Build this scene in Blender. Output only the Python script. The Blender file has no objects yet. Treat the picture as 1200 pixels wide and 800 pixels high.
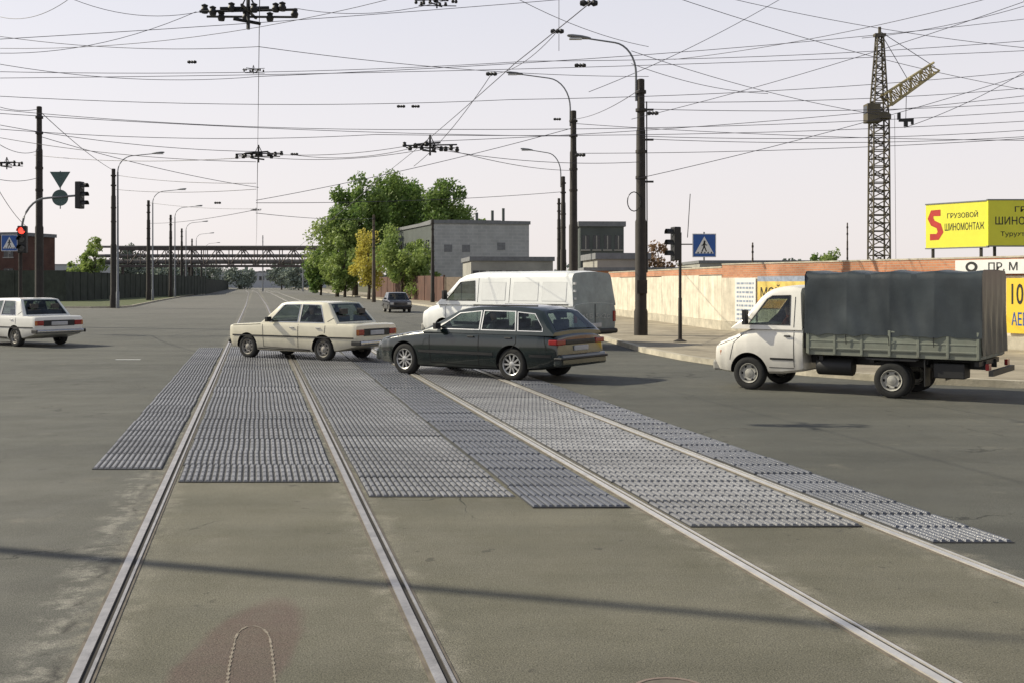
import bpy, bmesh, math, random
from mathutils import Vector, Matrix
random.seed(7)
S=bpy.context.scene
COL=S.collection
F=1266.7; H=1.85; HY=332.0; K=0.2368      # focal (px of the 1200 wide frame), eye height, horizon, street slant
def gp(px,py):
    Y=F*H/(py-HY); return ((px-600)/F*Y, Y)
def at(px,py,Y): return Vector(((px-600)/F*Y, Y, H+(HY-py)*Y/F))
def tx(s,Y): return s-K*Y                  # street frame -> world x

# ------------------------------------------------------------ materials
MATS={}
def nodes(m):
    m.use_nodes=True; nt=m.node_tree; return nt, nt.nodes, nt.links, nt.nodes["Principled BSDF"]
def mat(name,col,rough=.6,metal=0,var=.18,scale=3.0,bump=0.0,bscale=40,dust=None,dz=(.25,.8),spec=.5,coat=0,emit=None,rnd=0,detail=5,streak=0,bdist=.02):
    if name in MATS: return MATS[name]
    m=bpy.data.materials.new(name); nt,N,L,P=nodes(m)
    P.inputs['Roughness'].default_value=rough; P.inputs['Metallic'].default_value=metal
    P.inputs['Specular IOR Level'].default_value=spec
    P.inputs['Coat Weight'].default_value=coat; P.inputs['Coat Roughness'].default_value=.06
    tc=N.new('ShaderNodeTexCoord')
    nz=N.new('ShaderNodeTexNoise'); nz.inputs['Scale'].default_value=scale; nz.inputs['Detail'].default_value=detail
    nz.inputs['Roughness'].default_value=.65
    L.new(tc.outputs['Object'],nz.inputs['Vector'])
    cr=N.new('ShaderNodeValToRGB'); cr.color_ramp.elements[0].position=.3; cr.color_ramp.elements[1].position=.7
    a=[max(0,c*(1-var)) for c in col]+[1]; b=[min(1,c*(1+var)) for c in col]+[1]
    cr.color_ramp.elements[0].color=a; cr.color_ramp.elements[1].color=b
    L.new(nz.outputs['Fac'],cr.inputs['Fac']); out=cr.outputs['Color']
    if streak:      # rain-washed dirt: noise stretched along the vertical
        mp=N.new('ShaderNodeMapping'); mp.inputs['Scale'].default_value=(3.5,.35 if streak==1 else 3.5,.35 if streak==2 else 3.5); L.new(tc.outputs['Object'],mp.inputs[0])
        n3=N.new('ShaderNodeTexNoise'); n3.inputs['Scale'].default_value=1.2; n3.inputs['Detail'].default_value=7; n3.inputs['Roughness'].default_value=.7; L.new(mp.outputs[0],n3.inputs['Vector'])
        mr=N.new('ShaderNodeMapRange'); mr.inputs['From Min'].default_value=.35; mr.inputs['From Max'].default_value=.65; mr.inputs['To Min'].default_value=.74; mr.inputs['To Max'].default_value=1.06; L.new(n3.outputs['Fac'],mr.inputs['Value'])
        vm=N.new('ShaderNodeVectorMath'); vm.operation='SCALE'; L.new(out,vm.inputs[0]); L.new(mr.outputs[0],vm.inputs['Scale']); out=vm.outputs[0]
    if rnd:
        oi=N.new('ShaderNodeObjectInfo'); mr=N.new('ShaderNodeMapRange')
        mr.inputs['To Min'].default_value=1-rnd; mr.inputs['To Max'].default_value=1+rnd
        L.new(oi.outputs['Random'],mr.inputs['Value'])
        vm=N.new('ShaderNodeVectorMath'); vm.operation='SCALE'; L.new(out,vm.inputs[0]); L.new(mr.outputs[0],vm.inputs['Scale']); out=vm.outputs[0]
    if dust:
        sp=N.new('ShaderNodeSeparateXYZ'); L.new(tc.outputs['Object'],sp.inputs[0])
        mr=N.new('ShaderNodeMapRange'); mr.inputs['From Min'].default_value=dz[0]; mr.inputs['From Max'].default_value=dz[1]
        mr.inputs['To Min'].default_value=.75; mr.inputs['To Max'].default_value=.05
        L.new(sp.outputs['Z'],mr.inputs['Value'])
        n2=N.new('ShaderNodeTexNoise'); n2.inputs['Scale'].default_value=5; n2.inputs['Detail'].default_value=6; L.new(tc.outputs['Object'],n2.inputs['Vector'])
        mu=N.new('ShaderNodeMath'); mu.operation='MULTIPLY'; L.new(mr.outputs[0],mu.inputs[0]); L.new(n2.outputs['Fac'],mu.inputs[1])
        mx=N.new('ShaderNodeMix'); mx.data_type='RGBA'; mx.inputs['B'].default_value=list(dust)+[1]
        L.new(mu.outputs[0],mx.inputs['Factor']); L.new(out,mx.inputs['A']); out=mx.outputs['Result']
        ra=N.new('ShaderNodeMapRange'); ra.inputs['To Min'].default_value=rough; ra.inputs['To Max'].default_value=.9
        L.new(mu.outputs[0],ra.inputs['Value']); L.new(ra.outputs[0],P.inputs['Roughness'])
    L.new(out,P.inputs['Base Color'])
    if bump:
        nb=N.new('ShaderNodeTexNoise'); nb.inputs['Scale'].default_value=bscale; nb.inputs['Detail'].default_value=6
        L.new(tc.outputs['Object'],nb.inputs['Vector'])
        bp=N.new('ShaderNodeBump'); bp.inputs['Strength'].default_value=bump; bp.inputs['Distance'].default_value=bdist
        L.new(nb.outputs['Fac'],bp.inputs['Height']); L.new(bp.outputs[0],P.inputs['Normal'])
    if emit:
        P.inputs['Emission Color'].default_value=list(col)+[1]; P.inputs['Emission Strength'].default_value=emit
    MATS[name]=m; return m
def brick(name,c1,c2,mortar,scale=1.0,bw=.26,bh=.075,var=.3,axis='xz'):
    m=bpy.data.materials.new(name); nt,N,L,P=nodes(m); P.inputs['Roughness'].default_value=.9
    g=N.new('ShaderNodeNewGeometry'); sp=N.new('ShaderNodeSeparateXYZ'); L.new(g.outputs['Position'],sp.inputs[0])
    ad=N.new('ShaderNodeMath'); ad.operation='SUBTRACT'; L.new(sp.outputs['X'],ad.inputs[0]); L.new(sp.outputs['Y'],ad.inputs[1])
    cb=N.new('ShaderNodeCombineXYZ'); L.new(ad.outputs[0],cb.inputs[0]); L.new(sp.outputs['Z'],cb.inputs[1])
    b=N.new('ShaderNodeTexBrick'); b.inputs['Scale'].default_value=scale
    b.inputs['Brick Width'].default_value=bw; b.inputs['Row Height'].default_value=bh; b.inputs['Mortar Size'].default_value=bh*.13
    b.inputs['Color1'].default_value=list(c1)+[1]; b.inputs['Color2'].default_value=list(c2)+[1]; b.inputs['Mortar'].default_value=list(mortar)+[1]
    L.new(cb.outputs[0],b.inputs['Vector'])
    nz=N.new('ShaderNodeTexNoise'); nz.inputs['Scale'].default_value=.9; nz.inputs['Detail'].default_value=8; L.new(g.outputs['Position'],nz.inputs['Vector'])
    mr=N.new('ShaderNodeMapRange'); mr.inputs['From Min'].default_value=.3; mr.inputs['From Max'].default_value=.7; mr.inputs['To Min'].default_value=1-var; mr.inputs['To Max'].default_value=1+var*.6
    L.new(nz.outputs['Fac'],mr.inputs['Value'])
    vm=N.new('ShaderNodeVectorMath'); vm.operation='SCALE'; L.new(b.outputs['Color'],vm.inputs[0]); L.new(mr.outputs[0],vm.inputs['Scale'])
    L.new(vm.outputs[0],P.inputs['Base Color']); MATS[name]=m; return m

def asphalt():
    m=bpy.data.materials.new('asphalt'); nt,N,L,P=nodes(m)
    P.inputs['Specular IOR Level'].default_value=.4
    g=N.new('ShaderNodeNewGeometry'); pos=g.outputs['Position']
    def noise(sc,det=6,ro=.6,vec=pos):
        n=N.new('ShaderNodeTexNoise'); n.inputs['Scale'].default_value=sc; n.inputs['Detail'].default_value=det; n.inputs['Roughness'].default_value=ro; L.new(vec,n.inputs['Vector']); return n.outputs['Fac']
    def mrange(v,a,b,c,d,smooth=False):
        r=N.new('ShaderNodeMapRange'); L.new(v,r.inputs['Value'])
        if smooth: r.interpolation_type='SMOOTHSTEP'
        for k,x in zip(('From Min','From Max','To Min','To Max'),(a,b,c,d)): r.inputs[k].default_value=x
        return r.outputs[0]
    def math_(op,a,b):
        r=N.new('ShaderNodeMath'); r.operation=op
        for i,x in enumerate((a,b)):
            if isinstance(x,(int,float)): r.inputs[i].default_value=x
            else: L.new(x,r.inputs[i])
        return r.outputs[0]
    def mix(f,a,b):
        r=N.new('ShaderNodeMix'); r.data_type='RGBA'
        if isinstance(f,(int,float)): r.inputs['Factor'].default_value=f
        else: L.new(f,r.inputs['Factor'])
        for k,x in (('A',a),('B',b)):
            if isinstance(x,tuple): r.inputs[k].default_value=list(x)+[1]
            else: L.new(x,r.inputs[k])
        return r.outputs['Result']
    sp=N.new('ShaderNodeSeparateXYZ'); L.new(pos,sp.inputs[0]); PX,PY=sp.outputs['X'],sp.outputs['Y']
    s=math_('ADD',PX,math_('MULTIPLY',PY,K))
    wob=math_('MULTIPLY',math_('SUBTRACT',noise(3.0),.5),.35)
    sw=math_('ADD',s,wob)
    base=mix(mrange(noise(.22,8,.7),.38,.62,0,1),(.086,.087,.074),(.120,.119,.100))
    # far street is paler with distance
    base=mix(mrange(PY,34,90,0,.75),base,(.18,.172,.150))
    # olive, older carpet between and beside the rails, close by
    inT=math_('MULTIPLY',mrange(s,-.83,-.78,0,1),mrange(s,4.7,4.75,1,0))
    near=mrange(math_('ADD',PY,math_('MULTIPLY',noise(.7),3)),11.5,13,1,0)
    tb=mix(mrange(noise(.9,8,.7),.35,.65,0,1),(.136,.129,.092),(.180,.169,.126))
    base=mix(math_('MULTIPLY',inT,near),base,tb)
    lf=math_('MULTIPLY',mrange(sw,-.9,-.7,1,0),near)
    base=mix(math_('MULTIPLY',lf,.7),base,mix(mrange(noise(1.3,8,.75),.35,.65,0,1),(.118,.116,.096),(.155,.150,.126)))
    st=mrange(noise(.55,5,.55),.58,.70,0,.35,True); base=mix(st,base,(.070,.068,.056))
    st=mrange(noise(1.7,6,.6),.60,.72,0,.35,True); base=mix(st,base,(.23,.21,.165))
    st=mrange(noise(4.2,4,.6),.66,.70,0,.6,True); base=mix(st,base,(.06,.055,.045))
    # reddish-brown stains close to the camera
    for (cx_,cy_,rx_,ry_,k_) in ((-1.36,5.3,.28,1.1,.85),(.74,4.75,.10,.22,.7)):
        ex=math_('DIVIDE',math_('SUBTRACT',math_('ADD',PX,math_('MULTIPLY',wob,.35)),cx_),rx_); ey=math_('DIVIDE',math_('SUBTRACT',math_('ADD',PY,math_('MULTIPLY',wob,.6)),cy_),ry_)
        rr=math_('ADD',math_('MULTIPLY',ex,ex),math_('MULTIPLY',ey,ey))
        base=mix(math_('MULTIPLY',mrange(rr,.65,1.12,k_,0,True),mrange(noise(6),.3,.6,.65,1)),base,(.140,.100,.082))
    # pale crumbling strip on both sides of each rail
    for c in (-.83,.87,3.2,4.72):
        d=N.new('ShaderNodeMath'); d.operation='ABSOLUTE'; L.new(math_('SUBTRACT',sw,c),d.inputs[0])
        e=math_('MULTIPLY',mrange(d.outputs[0],.06,.24,.85,0),mrange(noise(5,6,.7),.42,.6,0,1))
        base=mix(e,base,(.28,.26,.205))
    d=N.new('ShaderNodeMath'); d.operation='ABSOLUTE'; L.new(math_('SUBTRACT',sw,-1.08),d.inputs[0])
    e=math_('MULTIPLY',mrange(d.outputs[0],.0,.18,.8,0),mrange(noise(5,8,.75),.48,.56,0,1)); base=mix(math_('MULTIPLY',e,near),base,(.30,.285,.24))
    d=N.new('ShaderNodeMath'); d.operation='ABSOLUTE'; L.new(math_('SUBTRACT',sw,-.98),d.inputs[0])
    e=math_('MULTIPLY',mrange(d.outputs[0],.0,.06,.9,0),mrange(noise(2.5,8,.75),.52,.56,0,1)); base=mix(math_('MULTIPLY',e,near),base,(.05,.047,.04))
    # cracks
    wv=N.new('ShaderNodeVectorMath'); wv.operation='ADD'; L.new(pos,wv.inputs[0])
    nn=N.new('ShaderNodeTexNoise'); nn.inputs['Scale'].default_value=1.2; nn.inputs['Detail'].default_value=6; L.new(pos,nn.inputs['Vector'])
    sc=N.new('ShaderNodeVectorMath'); sc.operation='SCALE'; sc.inputs['Scale'].default_value=1.4; L.new(nn.outputs['Color'],sc.inputs[0]); L.new(sc.outputs[0],wv.inputs[1])
    vo=N.new('ShaderNodeTexVoronoi'); vo.feature='DISTANCE_TO_EDGE'; vo.inputs['Scale'].default_value=.30; L.new(wv.outputs[0],vo.inputs['Vector'])
    crk=math_('MULTIPLY',mrange(vo.outputs['Distance'],.0015,.005,.7,0),mrange(noise(.4),.50,.56,0,1))
    base=mix(crk,base,(.03,.03,.026))
    # wheel-worn streaks on the cross road + aggregate speckle
    sx=N.new('ShaderNodeMapping'); sx.inputs['Rotation'].default_value=(0,0,math.radians(35)); sx.inputs['Scale'].default_value=(.06,1.3,1); L.new(pos,sx.inputs[0])
    v=mrange(noise(1.0,5,.55,sx.outputs[0]),.35,.65,.86,1.1)
    v=math_('MULTIPLY',math_('MULTIPLY',v,mrange(noise(110,2,.8),.32,.68,.42,1.6)),mrange(noise(30,8,.95),.32,.68,.74,1.26))
    vm=N.new('ShaderNodeVectorMath'); vm.operation='SCALE'; L.new(base,vm.inputs[0]); L.new(v,vm.inputs['Scale'])
    L.new(vm.outputs[0],P.inputs['Base Color'])
    L.new(mrange(noise(2),.3,.7,.70,.9),P.inputs['Roughness'])
    bp=N.new('ShaderNodeBump'); bp.inputs['Strength'].default_value=.75; bp.inputs['Distance'].default_value=.012
    L.new(math_('SUBTRACT',noise(80,4,.85),crk),bp.inputs['Height']); L.new(bp.outputs[0],P.inputs['Normal'])
    MATS['asphalt']=m; return m

# ------------------------------------------------------------ mesh builder
class MB:
    def __init__(s): s.v=[];s.f=[];s.m=[];s.mi=0;s.M=None
    def add(s,vs,fs):
        o=len(s.v)
        for p in vs:
            p=Vector(p); s.v.append(s.M@p if s.M else p)
        for f in fs: s.f.append([i+o for i in f]); s.m.append(s.mi)
        return s
    def mat(s,i): s.mi=i; return s
    def box(s,x0,x1,y0,y1,z0,z1):
        return s.add([(x0,y0,z0),(x1,y0,z0),(x1,y1,z0),(x0,y1,z0),(x0,y0,z1),(x1,y0,z1),(x1,y1,z1),(x0,y1,z1)],
            [(0,3,2,1),(4,5,6,7),(0,1,5,4),(1,2,6,5),(2,3,7,6),(3,0,4,7)])
    def tube(s,path,r,n=6,r1=None,cap=True):
        P=[Vector(p) for p in path]; N=len(P); vs=[];fs=[]
        for i,p in enumerate(P):
            t=(P[min(i+1,N-1)]-P[max(i-1,0)]).normalized()
            ref=Vector((0,0,1)) if abs(t.z)<.9 else Vector((1,0,0))
            a=t.cross(ref).normalized(); b=t.cross(a)
            rr=r if r1 is None else r+(r1-r)*i/(N-1)
            for k in range(n):
                an=2*math.pi*k/n; vs.append(p+a*math.cos(an)*rr+b*math.sin(an)*rr)
        for i in range(N-1):
            for k in range(n):
                k2=(k+1)%n; fs.append((i*n+k,i*n+k2,(i+1)*n+k2,(i+1)*n+k))
        if cap: fs.append(tuple(range(n))); fs.append(tuple((N-1)*n+k for k in reversed(range(n))))
        return s.add(vs,fs)
    def lathe(s,prof,n=28,c=(0,0,0),axis='y'):
        vs=[];fs=[];m=len(prof)
        for k in range(n):
            a=2*math.pi*k/n
            for (r,h) in prof:
                if axis=='y': vs.append((c[0]+r*math.cos(a),c[1]+h,c[2]+r*math.sin(a)))
                elif axis=='z': vs.append((c[0]+r*math.cos(a),c[1]+r*math.sin(a),c[2]+h))
                else: vs.append((c[0]+h,c[1]+r*math.cos(a),c[2]+r*math.sin(a)))
        for k in range(n):
            k2=(k+1)%n
            for j in range(m-1): fs.append((k*m+j,k*m+j+1,k2*m+j+1,k2*m+j))
        return s.add(vs,fs)
    def prism(s,poly,y0,y1,ax='y'):
        n=len(poly); f=(lambda u,w,d:(u,d,w)) if ax=='y' else ((lambda u,w,d:(d,u,w)) if ax=='x' else (lambda u,w,d:(u,w,d)))
        vs=[f(u,w,y0) for u,w in poly]+[f(u,w,y1) for u,w in poly]
        fs=[tuple(range(n)),tuple(reversed(range(n,2*n)))]+[(i,(i+1)%n,n+(i+1)%n,n+i) for i in range(n)]
        return s.add(vs,fs)
    def loft(s,secs,cap=True):
        n=len(secs[0]); vs=[p for q in secs for p in q]; fs=[]
        for i in range(len(secs)-1):
            for k in range(n): k2=(k+1)%n; fs.append((i*n+k,i*n+k2,(i+1)*n+k2,(i+1)*n+k))
        if cap: fs.append(tuple(range(n))); fs.append(tuple(reversed(range((len(secs)-1)*n,len(secs)*n))))
        return s.add(vs,fs)
    def mesh(s,name,mats,smooth=35,recalc=True,merge=False):
        me=bpy.data.meshes.new(name); me.from_pydata([tuple(p) for p in s.v],[],s.f)
        for m in mats: me.materials.append(m)
        me.polygons.foreach_set('material_index',s.m)
        if recalc or merge:
            bm=bmesh.new(); bm.from_mesh(me)
            if merge: bmesh.ops.remove_doubles(bm,verts=bm.verts,dist=1e-4)
            if recalc: bmesh.ops.recalc_face_normals(bm,faces=bm.faces)
            bm.to_mesh(me); bm.free()
        if smooth:
            me.polygons.foreach_set('use_smooth',[True]*len(me.polygons))
            me.set_sharp_from_angle(angle=math.radians(smooth))
        return me
    def obj(s,name,parent,mats,smooth=35,recalc=True,bevel=0,label=None):
        me=s.mesh(name,mats if isinstance(mats,list) else [mats],smooth,recalc)
        return link(name,me,parent,bevel,label)
def link(name,me,parent=None,bevel=0,label=None):
    o=bpy.data.objects.new(name,me); COL.objects.link(o)
    if parent is not None: o.parent=parent
    if bevel:
        b=o.modifiers.new('bevel','BEVEL'); b.width=bevel; b.segments=2; b.limit_method='ANGLE'
    if label: o['label']=label
    return o
def tag(o,label,cat,group=None):
    o['label']=label; o['category']=cat
    if group: o['group']=group
    return o
def root(name,label,cat,loc=(0,0,0),rz=0,group=None,M=None):
    o=bpy.data.objects.new(name,None); COL.objects.link(o); o.empty_display_size=.3
    if M is not None: o.matrix_world=M
    else: o.location=loc; o.rotation_euler=(0,0,rz)
    return tag(o,label,cat,group)
def ekids(o,name,loc=(0,0,0)):
    e=bpy.data.objects.new(name,None); COL.objects.link(e); e.parent=o; e.location=loc; e.empty_display_size=.1; return e
def basis(o,e,up=(0,0,1)):
    e=Vector(e).normalized(); up=Vector(up); n=e.cross(up).normalized()
    M=Matrix.Identity(4)
    for i in range(3): M[i][0]=e[i];M[i][1]=up[i];M[i][2]=n[i];M[i][3]=o[i]
    return M
def text(parent,s,x0,y0,w,h,z,m,name='lettering',bold=.012):
    c=bpy.data.curves.new('t','FONT'); c.body=s; c.resolution_u=3; c.offset=bold
    o=bpy.data.objects.new('t',c); COL.objects.link(o)
    dg=bpy.context.evaluated_depsgraph_get(); me=bpy.data.meshes.new_from_object(o.evaluated_get(dg))
    bpy.data.objects.remove(o)
    xs=[v.co.x for v in me.vertices]; ys=[v.co.y for v in me.vertices]
    if not xs: return
    a,b,cc,d=min(xs),max(xs),min(ys),max(ys)
    for v in me.vertices: v.co=(x0+(v.co.x-a)/(b-a)*w, y0+(v.co.y-cc)/(d-cc)*h, z)
    me.materials.clear(); me.materials.append(m)
    return link(name,me,parent)

# ------------------------------------------------------------ palette
A=asphalt()
RUB=mat('rubber_mat',(.180,.181,.188),.32,0,.4,2.5,.3,60,rnd=.25,spec=.9)
RUBD=mat('rubber_mat_dark',(.068,.074,.092),.34,0,.35,3,.3,60,rnd=.2,spec=.9)
STEEL=mat('rail_steel',(.50,.47,.43),.32,.75,.3,6,.1,50)
STEEL2=mat('polished_rail_steel',(.74,.71,.66),.34,.6,.15,6,.1,50)
RUST=mat('rail_rust',(.135,.115,.09),.8,0,.35,8)
GROOVE=mat('rail_groove',(.03,.026,.022),.9)
BLK=mat('black_plastic',(.016,.016,.016),.55,0,.2,8)
DARKW=mat('wheel_well_black',(.006,.006,.006),.95)
INTR=mat('cabin_trim',(.030,.029,.027),.8,0,.2,8)
SEATM=mat('seat_fabric',(.060,.055,.05),.9,0,.2,8)
TYRE=mat('tyre_rubber',(.018,.018,.017),.85,0,.3,10,.2,60)
RIMS=mat('silver_rim',(.50,.50,.48),.35,.7,.12,8)
RIMG=mat('grey_steel_rim',(.34,.32,.28),.5,.3,.2,8)
RIMW=mat('painted_rim',(.36,.35,.31),.6,0,.3,8)
def glassmat():
    m=bpy.data.materials.new('window_glass'); nt,N,L,P=nodes(m)
    N.remove(P); tr=N.new('ShaderNodeBsdfTransparent'); tr.inputs[0].default_value=(.46,.53,.50,1)
    gl=N.new('ShaderNodeBsdfGlossy'); gl.inputs['Roughness'].default_value=.02; gl.inputs['Color'].default_value=(.9,.95,1,1)
    lw=N.new('ShaderNodeLayerWeight'); lw.inputs['Blend'].default_value=.5
    pw=N.new('ShaderNodeMath'); pw.operation='POWER'; pw.inputs[1].default_value=3.5; L.new(lw.outputs['Facing'],pw.inputs[0])
    nz=N.new('ShaderNodeTexNoise'); nz.inputs['Scale'].default_value=3; n2=N.new('ShaderNodeMath'); n2.operation='MULTIPLY'; n2.inputs[1].default_value=.08; L.new(nz.outputs['Fac'],n2.inputs[0])
    ad=N.new('ShaderNodeMath'); ad.operation='MULTIPLY_ADD'; ad.inputs[1].default_value=.75; L.new(pw.outputs[0],ad.inputs[0]); L.new(n2.outputs[0],ad.inputs[2])
    mx=N.new('ShaderNodeMixShader'); L.new(ad.outputs[0],mx.inputs[0]); L.new(tr.outputs[0],mx.inputs[1]); L.new(gl.outputs[0],mx.inputs[2])
    L.new(mx.outputs[0],N['Material Output'].inputs['Surface']); MATS['window_glass']=m; return m
GLASS=glassmat()
CHROME=mat('chrome_trim',(.55,.55,.55),.2,.9,.1,8)
RED=mat('tail_lamp_red',(.27,.008,.008),.22,0,.1,8,spec=.6)
ORANGE=mat('indicator_orange',(.42,.12,.02),.25,0,.1,8,spec=.6)
LENS=mat('clear_lens',(.55,.56,.55),.1,.2,.1,8,spec=.8)
PLATE=mat('number_plate_white',(.46,.46,.46),.6)
DUST=(.20,.18,.145)
CREAM=mat('cream_paint',(.80,.75,.58),.22,0,.05,2,dust=DUST,dz=(.2,.6),coat=.6)
WHITE=mat('white_car_paint',(.80,.79,.73),.3,0,.05,2,dust=DUST,dz=(.2,.6),coat=.5)
VANW=mat('white_van_paint',(.84,.85,.82),.32,0,.05,2,dust=DUST,dz=(.3,.9),coat=.4)
VANG=mat('grey_panel_joint',(.60,.61,.59),.5,0,.05,2)
VANR=mat('dusty_shaded_rear_paint',(.26,.30,.30),.6,0,.2,3,dust=(.11,.11,.09),dz=(.3,1.4))  # shade of the van's rear put into a darker colour, plus dust
TRW=mat('white_cab_paint',(.84,.81,.73),.32,0,.06,2,dust=DUST,dz=(.4,1.1),coat=.4)
BUMPG=mat('dusty_grey_bumper',(.30,.29,.26),.6,0,.15,4)
DGREEN=mat('dark_green_paint',(.006,.014,.012),.16,.1,.1,2,dust=(.06,.06,.05),dz=(.2,.42),coat=.9)
NAVY=mat('dark_blue_paint',(.012,.016,.03),.25,0,.1,2,dust=DUST,coat=.8)
TARP=mat('dark_tarpaulin',(.036,.046,.051),.44,0,.30,1.1,.3,2.5,bdist=.02,detail=4)
BEDG=mat('bed_steel_grey',(.20,.225,.18),.6,0,.2,4,dust=DUST,dz=(.6,1.6))
POLE=mat('dark_steel_pole',(.034,.028,.022),.75,0,.35,2.5,.3,20,streak=2)
POLEB=mat('brown_steel_pole',(.085,.065,.045),.75,0,.35,2.5)
LAMPG=mat('lamp_grey',(.19,.20,.21),.5,.3,.15,6)
WIREM=mat('overhead_wire_dark',(.06,.056,.07),.6)
CONC=mat('concrete_kerb',(.46,.42,.33),.9,0,.3,2,.4,30)
PAVE=mat('dusty_pavement',(.31,.27,.20),.95,0,.38,.9,.4,25,detail=10)
EARTH=mat('dry_grass_earth',(.12,.115,.06),1,0,.4,.3,.3,8,detail=10)
GRASSM=mat('verge_grass',(.085,.10,.035),1,0,.4,.6,.3,8,detail=10)
CREAMW=mat('cream_wall_panel',(.70,.64,.51),.85,0,.24,1.6,.3,20,detail=10,streak=1)
WBRICK=brick('orange_brick',(.56,.24,.12),(.46,.175,.085),(.40,.32,.24))
DBRICK=brick('dark_brick',(.125,.050,.033),(.10,.040,.028),(.11,.085,.065))
GBRICK=brick('grey_block',(.43,.44,.43),(.385,.395,.39),(.46,.46,.45),bw=.8,bh=.4,var=.14)
DFENCE=mat('dark_fence_concrete',(.050,.058,.045),.9,0,.4,.8,streak=1)
GREYB=mat('grey_render',(.36,.35,.31),.9,0,.2,.4)
DARKB=mat('dark_building',(.095,.108,.10),.85,0,.2,.5)
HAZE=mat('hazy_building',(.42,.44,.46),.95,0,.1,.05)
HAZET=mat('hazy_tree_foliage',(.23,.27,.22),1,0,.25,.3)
ROOFG=mat('roof_felt',(.20,.205,.21),.9)
BWIN=mat('dark_building_window',(.03,.035,.04),.15)
PIPE=mat('brown_gantry_steel',(.105,.085,.075),.8,0,.25,1)
CRANEM=mat('crane_steel',(.10,.085,.055),.7,0,.25,1)
CRANEL=mat('crane_jib_paint',(.44,.37,.19),.7,0,.25,1)
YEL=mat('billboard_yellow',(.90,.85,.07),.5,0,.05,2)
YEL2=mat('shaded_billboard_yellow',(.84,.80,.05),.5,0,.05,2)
BLUE=mat('sign_blue',(.015,.09,.34),.4,0,.1,3)
FBLUE=mat('faded_blue_print',(.28,.33,.42),.7,0,.3,6)
SWHITE=mat('sign_white',(.75,.75,.72),.5,0,.08,3)
SBLACK=mat('sign_black',(.015,.015,.015),.5)
SRED=mat('sign_red',(.55,.04,.03),.5)
SORG=mat('advert_orange',(.72,.36,.08),.6,0,.2,3)
ORY=mat('orange_yellow_sign',(.82,.56,.04),.5,0,.06,2)
WORNY=mat('worn_yellow_paint',(.70,.52,.13),.7,0,.3,2.5)
SGREY=mat('sign_back_grey',(.075,.125,.115),.6,.1,.2,3)
TLRED=mat('signal_red_lit',(1,.05,.03),.3,emit=2.5)
TLOFF=mat('signal_lens_off',(.03,.035,.03),.2)
BARK=mat('bark',(.07,.055,.04),.95)
SKIN=mat('skin',(.50,.30,.21),.55)
HAIR=mat('dark_hair',(.03,.02,.015),.8)
SHIRT=mat('rust_red_shirt',(.42,.11,.05),.9); SHIRT2=mat('grey_shirt',(.20,.21,.22),.9)
def leafmat(name,c,c2):
    m=bpy.data.materials.new(name); nt,N,L,P=nodes(m); P.inputs['Roughness'].default_value=.6
    tc=N.new('ShaderNodeTexCoord'); nz=N.new('ShaderNodeTexNoise'); nz.inputs['Scale'].default_value=.45; nz.inputs['Detail'].default_value=4
    L.new(tc.outputs['Object'],nz.inputs['Vector'])
    cr=N.new('ShaderNodeValToRGB'); cr.color_ramp.elements[0].position=.35; cr.color_ramp.elements[1].position=.65
    cr.color_ramp.elements[0].color=list(c)+[1]; cr.color_ramp.elements[1].color=list(c2)+[1]
    L.new(nz.outputs['Fac'],cr.inputs['Fac']); L.new(cr.outputs['Color'],P.inputs['Base Color'])
    tr=N.new('ShaderNodeBsdfTranslucent'); L.new(cr.outputs['Color'],tr.inputs['Color'])
    mx=N.new('ShaderNodeMixShader'); mx.inputs[0].default_value=.42
    L.new(P.outputs[0],mx.inputs[1]); L.new(tr.outputs[0],mx.inputs[2]); L.new(mx.outputs[0],N['Material Output'].inputs['Surface'])
    MATS[name]=m; return m
LG=leafmat('green_foliage',(.11,.20,.05),(.24,.33,.085))
LG2=leafmat('light_green_foliage',(.20,.29,.075),(.34,.42,.12))
LY=leafmat('yellow_foliage',(.46,.42,.08),(.62,.54,.11))
LB=leafmat('bronze_foliage',(.20,.12,.06),(.32,.20,.10))

# ------------------------------------------------------------ ground, roads
def sheet(name,pts,z,m,label):
    bm=bmesh.new(); vs=[bm.verts.new((x,y,z)) for x,y in pts]; bm.faces.new(vs)
    bmesh.ops.triangulate(bm,faces=bm.faces); bmesh.ops.recalc_face_normals(bm,faces=bm.faces)
    me=bpy.data.meshes.new(name); bm.to_mesh(me); bm.free()
    if me.polygons[0].normal.z<0: me.flip_normals()
    me.materials.append(m); o=link(name,me); o['kind']='structure'; o['label']=label; o['category']=name.replace('_',' ')
    return o
sheet('ground',[(-3000,-300),(3000,-300),(3000,4500),(-3000,4500)],-.03,EARTH,'dry earth and grass around the junction')
KR=[(60,6),(24,14.5),(14,17.6),(9.2,19.0),(7.2,20.2),(5.9,21.7),(4.9,23.6),(4.1,26),(3.5,29),(3.15,33),(2.1,45),(-.4,58),(-8.8,94),(-34,200),(-81,400),(-152,700)]
KL=[(-175,700),(-104,400),(-57,200),(-36,110),(-29.5,84),(-29.3,81),(-31,79.5),(-38,81),(-120,130),(-250,215)]
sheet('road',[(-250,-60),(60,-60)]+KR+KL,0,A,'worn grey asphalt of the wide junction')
def offset(pl,d):
    out=[]
    for i,p in enumerate(pl):
        a=Vector(pl[max(i-1,0)]); b=Vector(pl[min(i+1,len(pl)-1)]); t=(b-a).normalized(); out.append((p[0]+t.y*d,p[1]-t.x*d))
    return out
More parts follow.
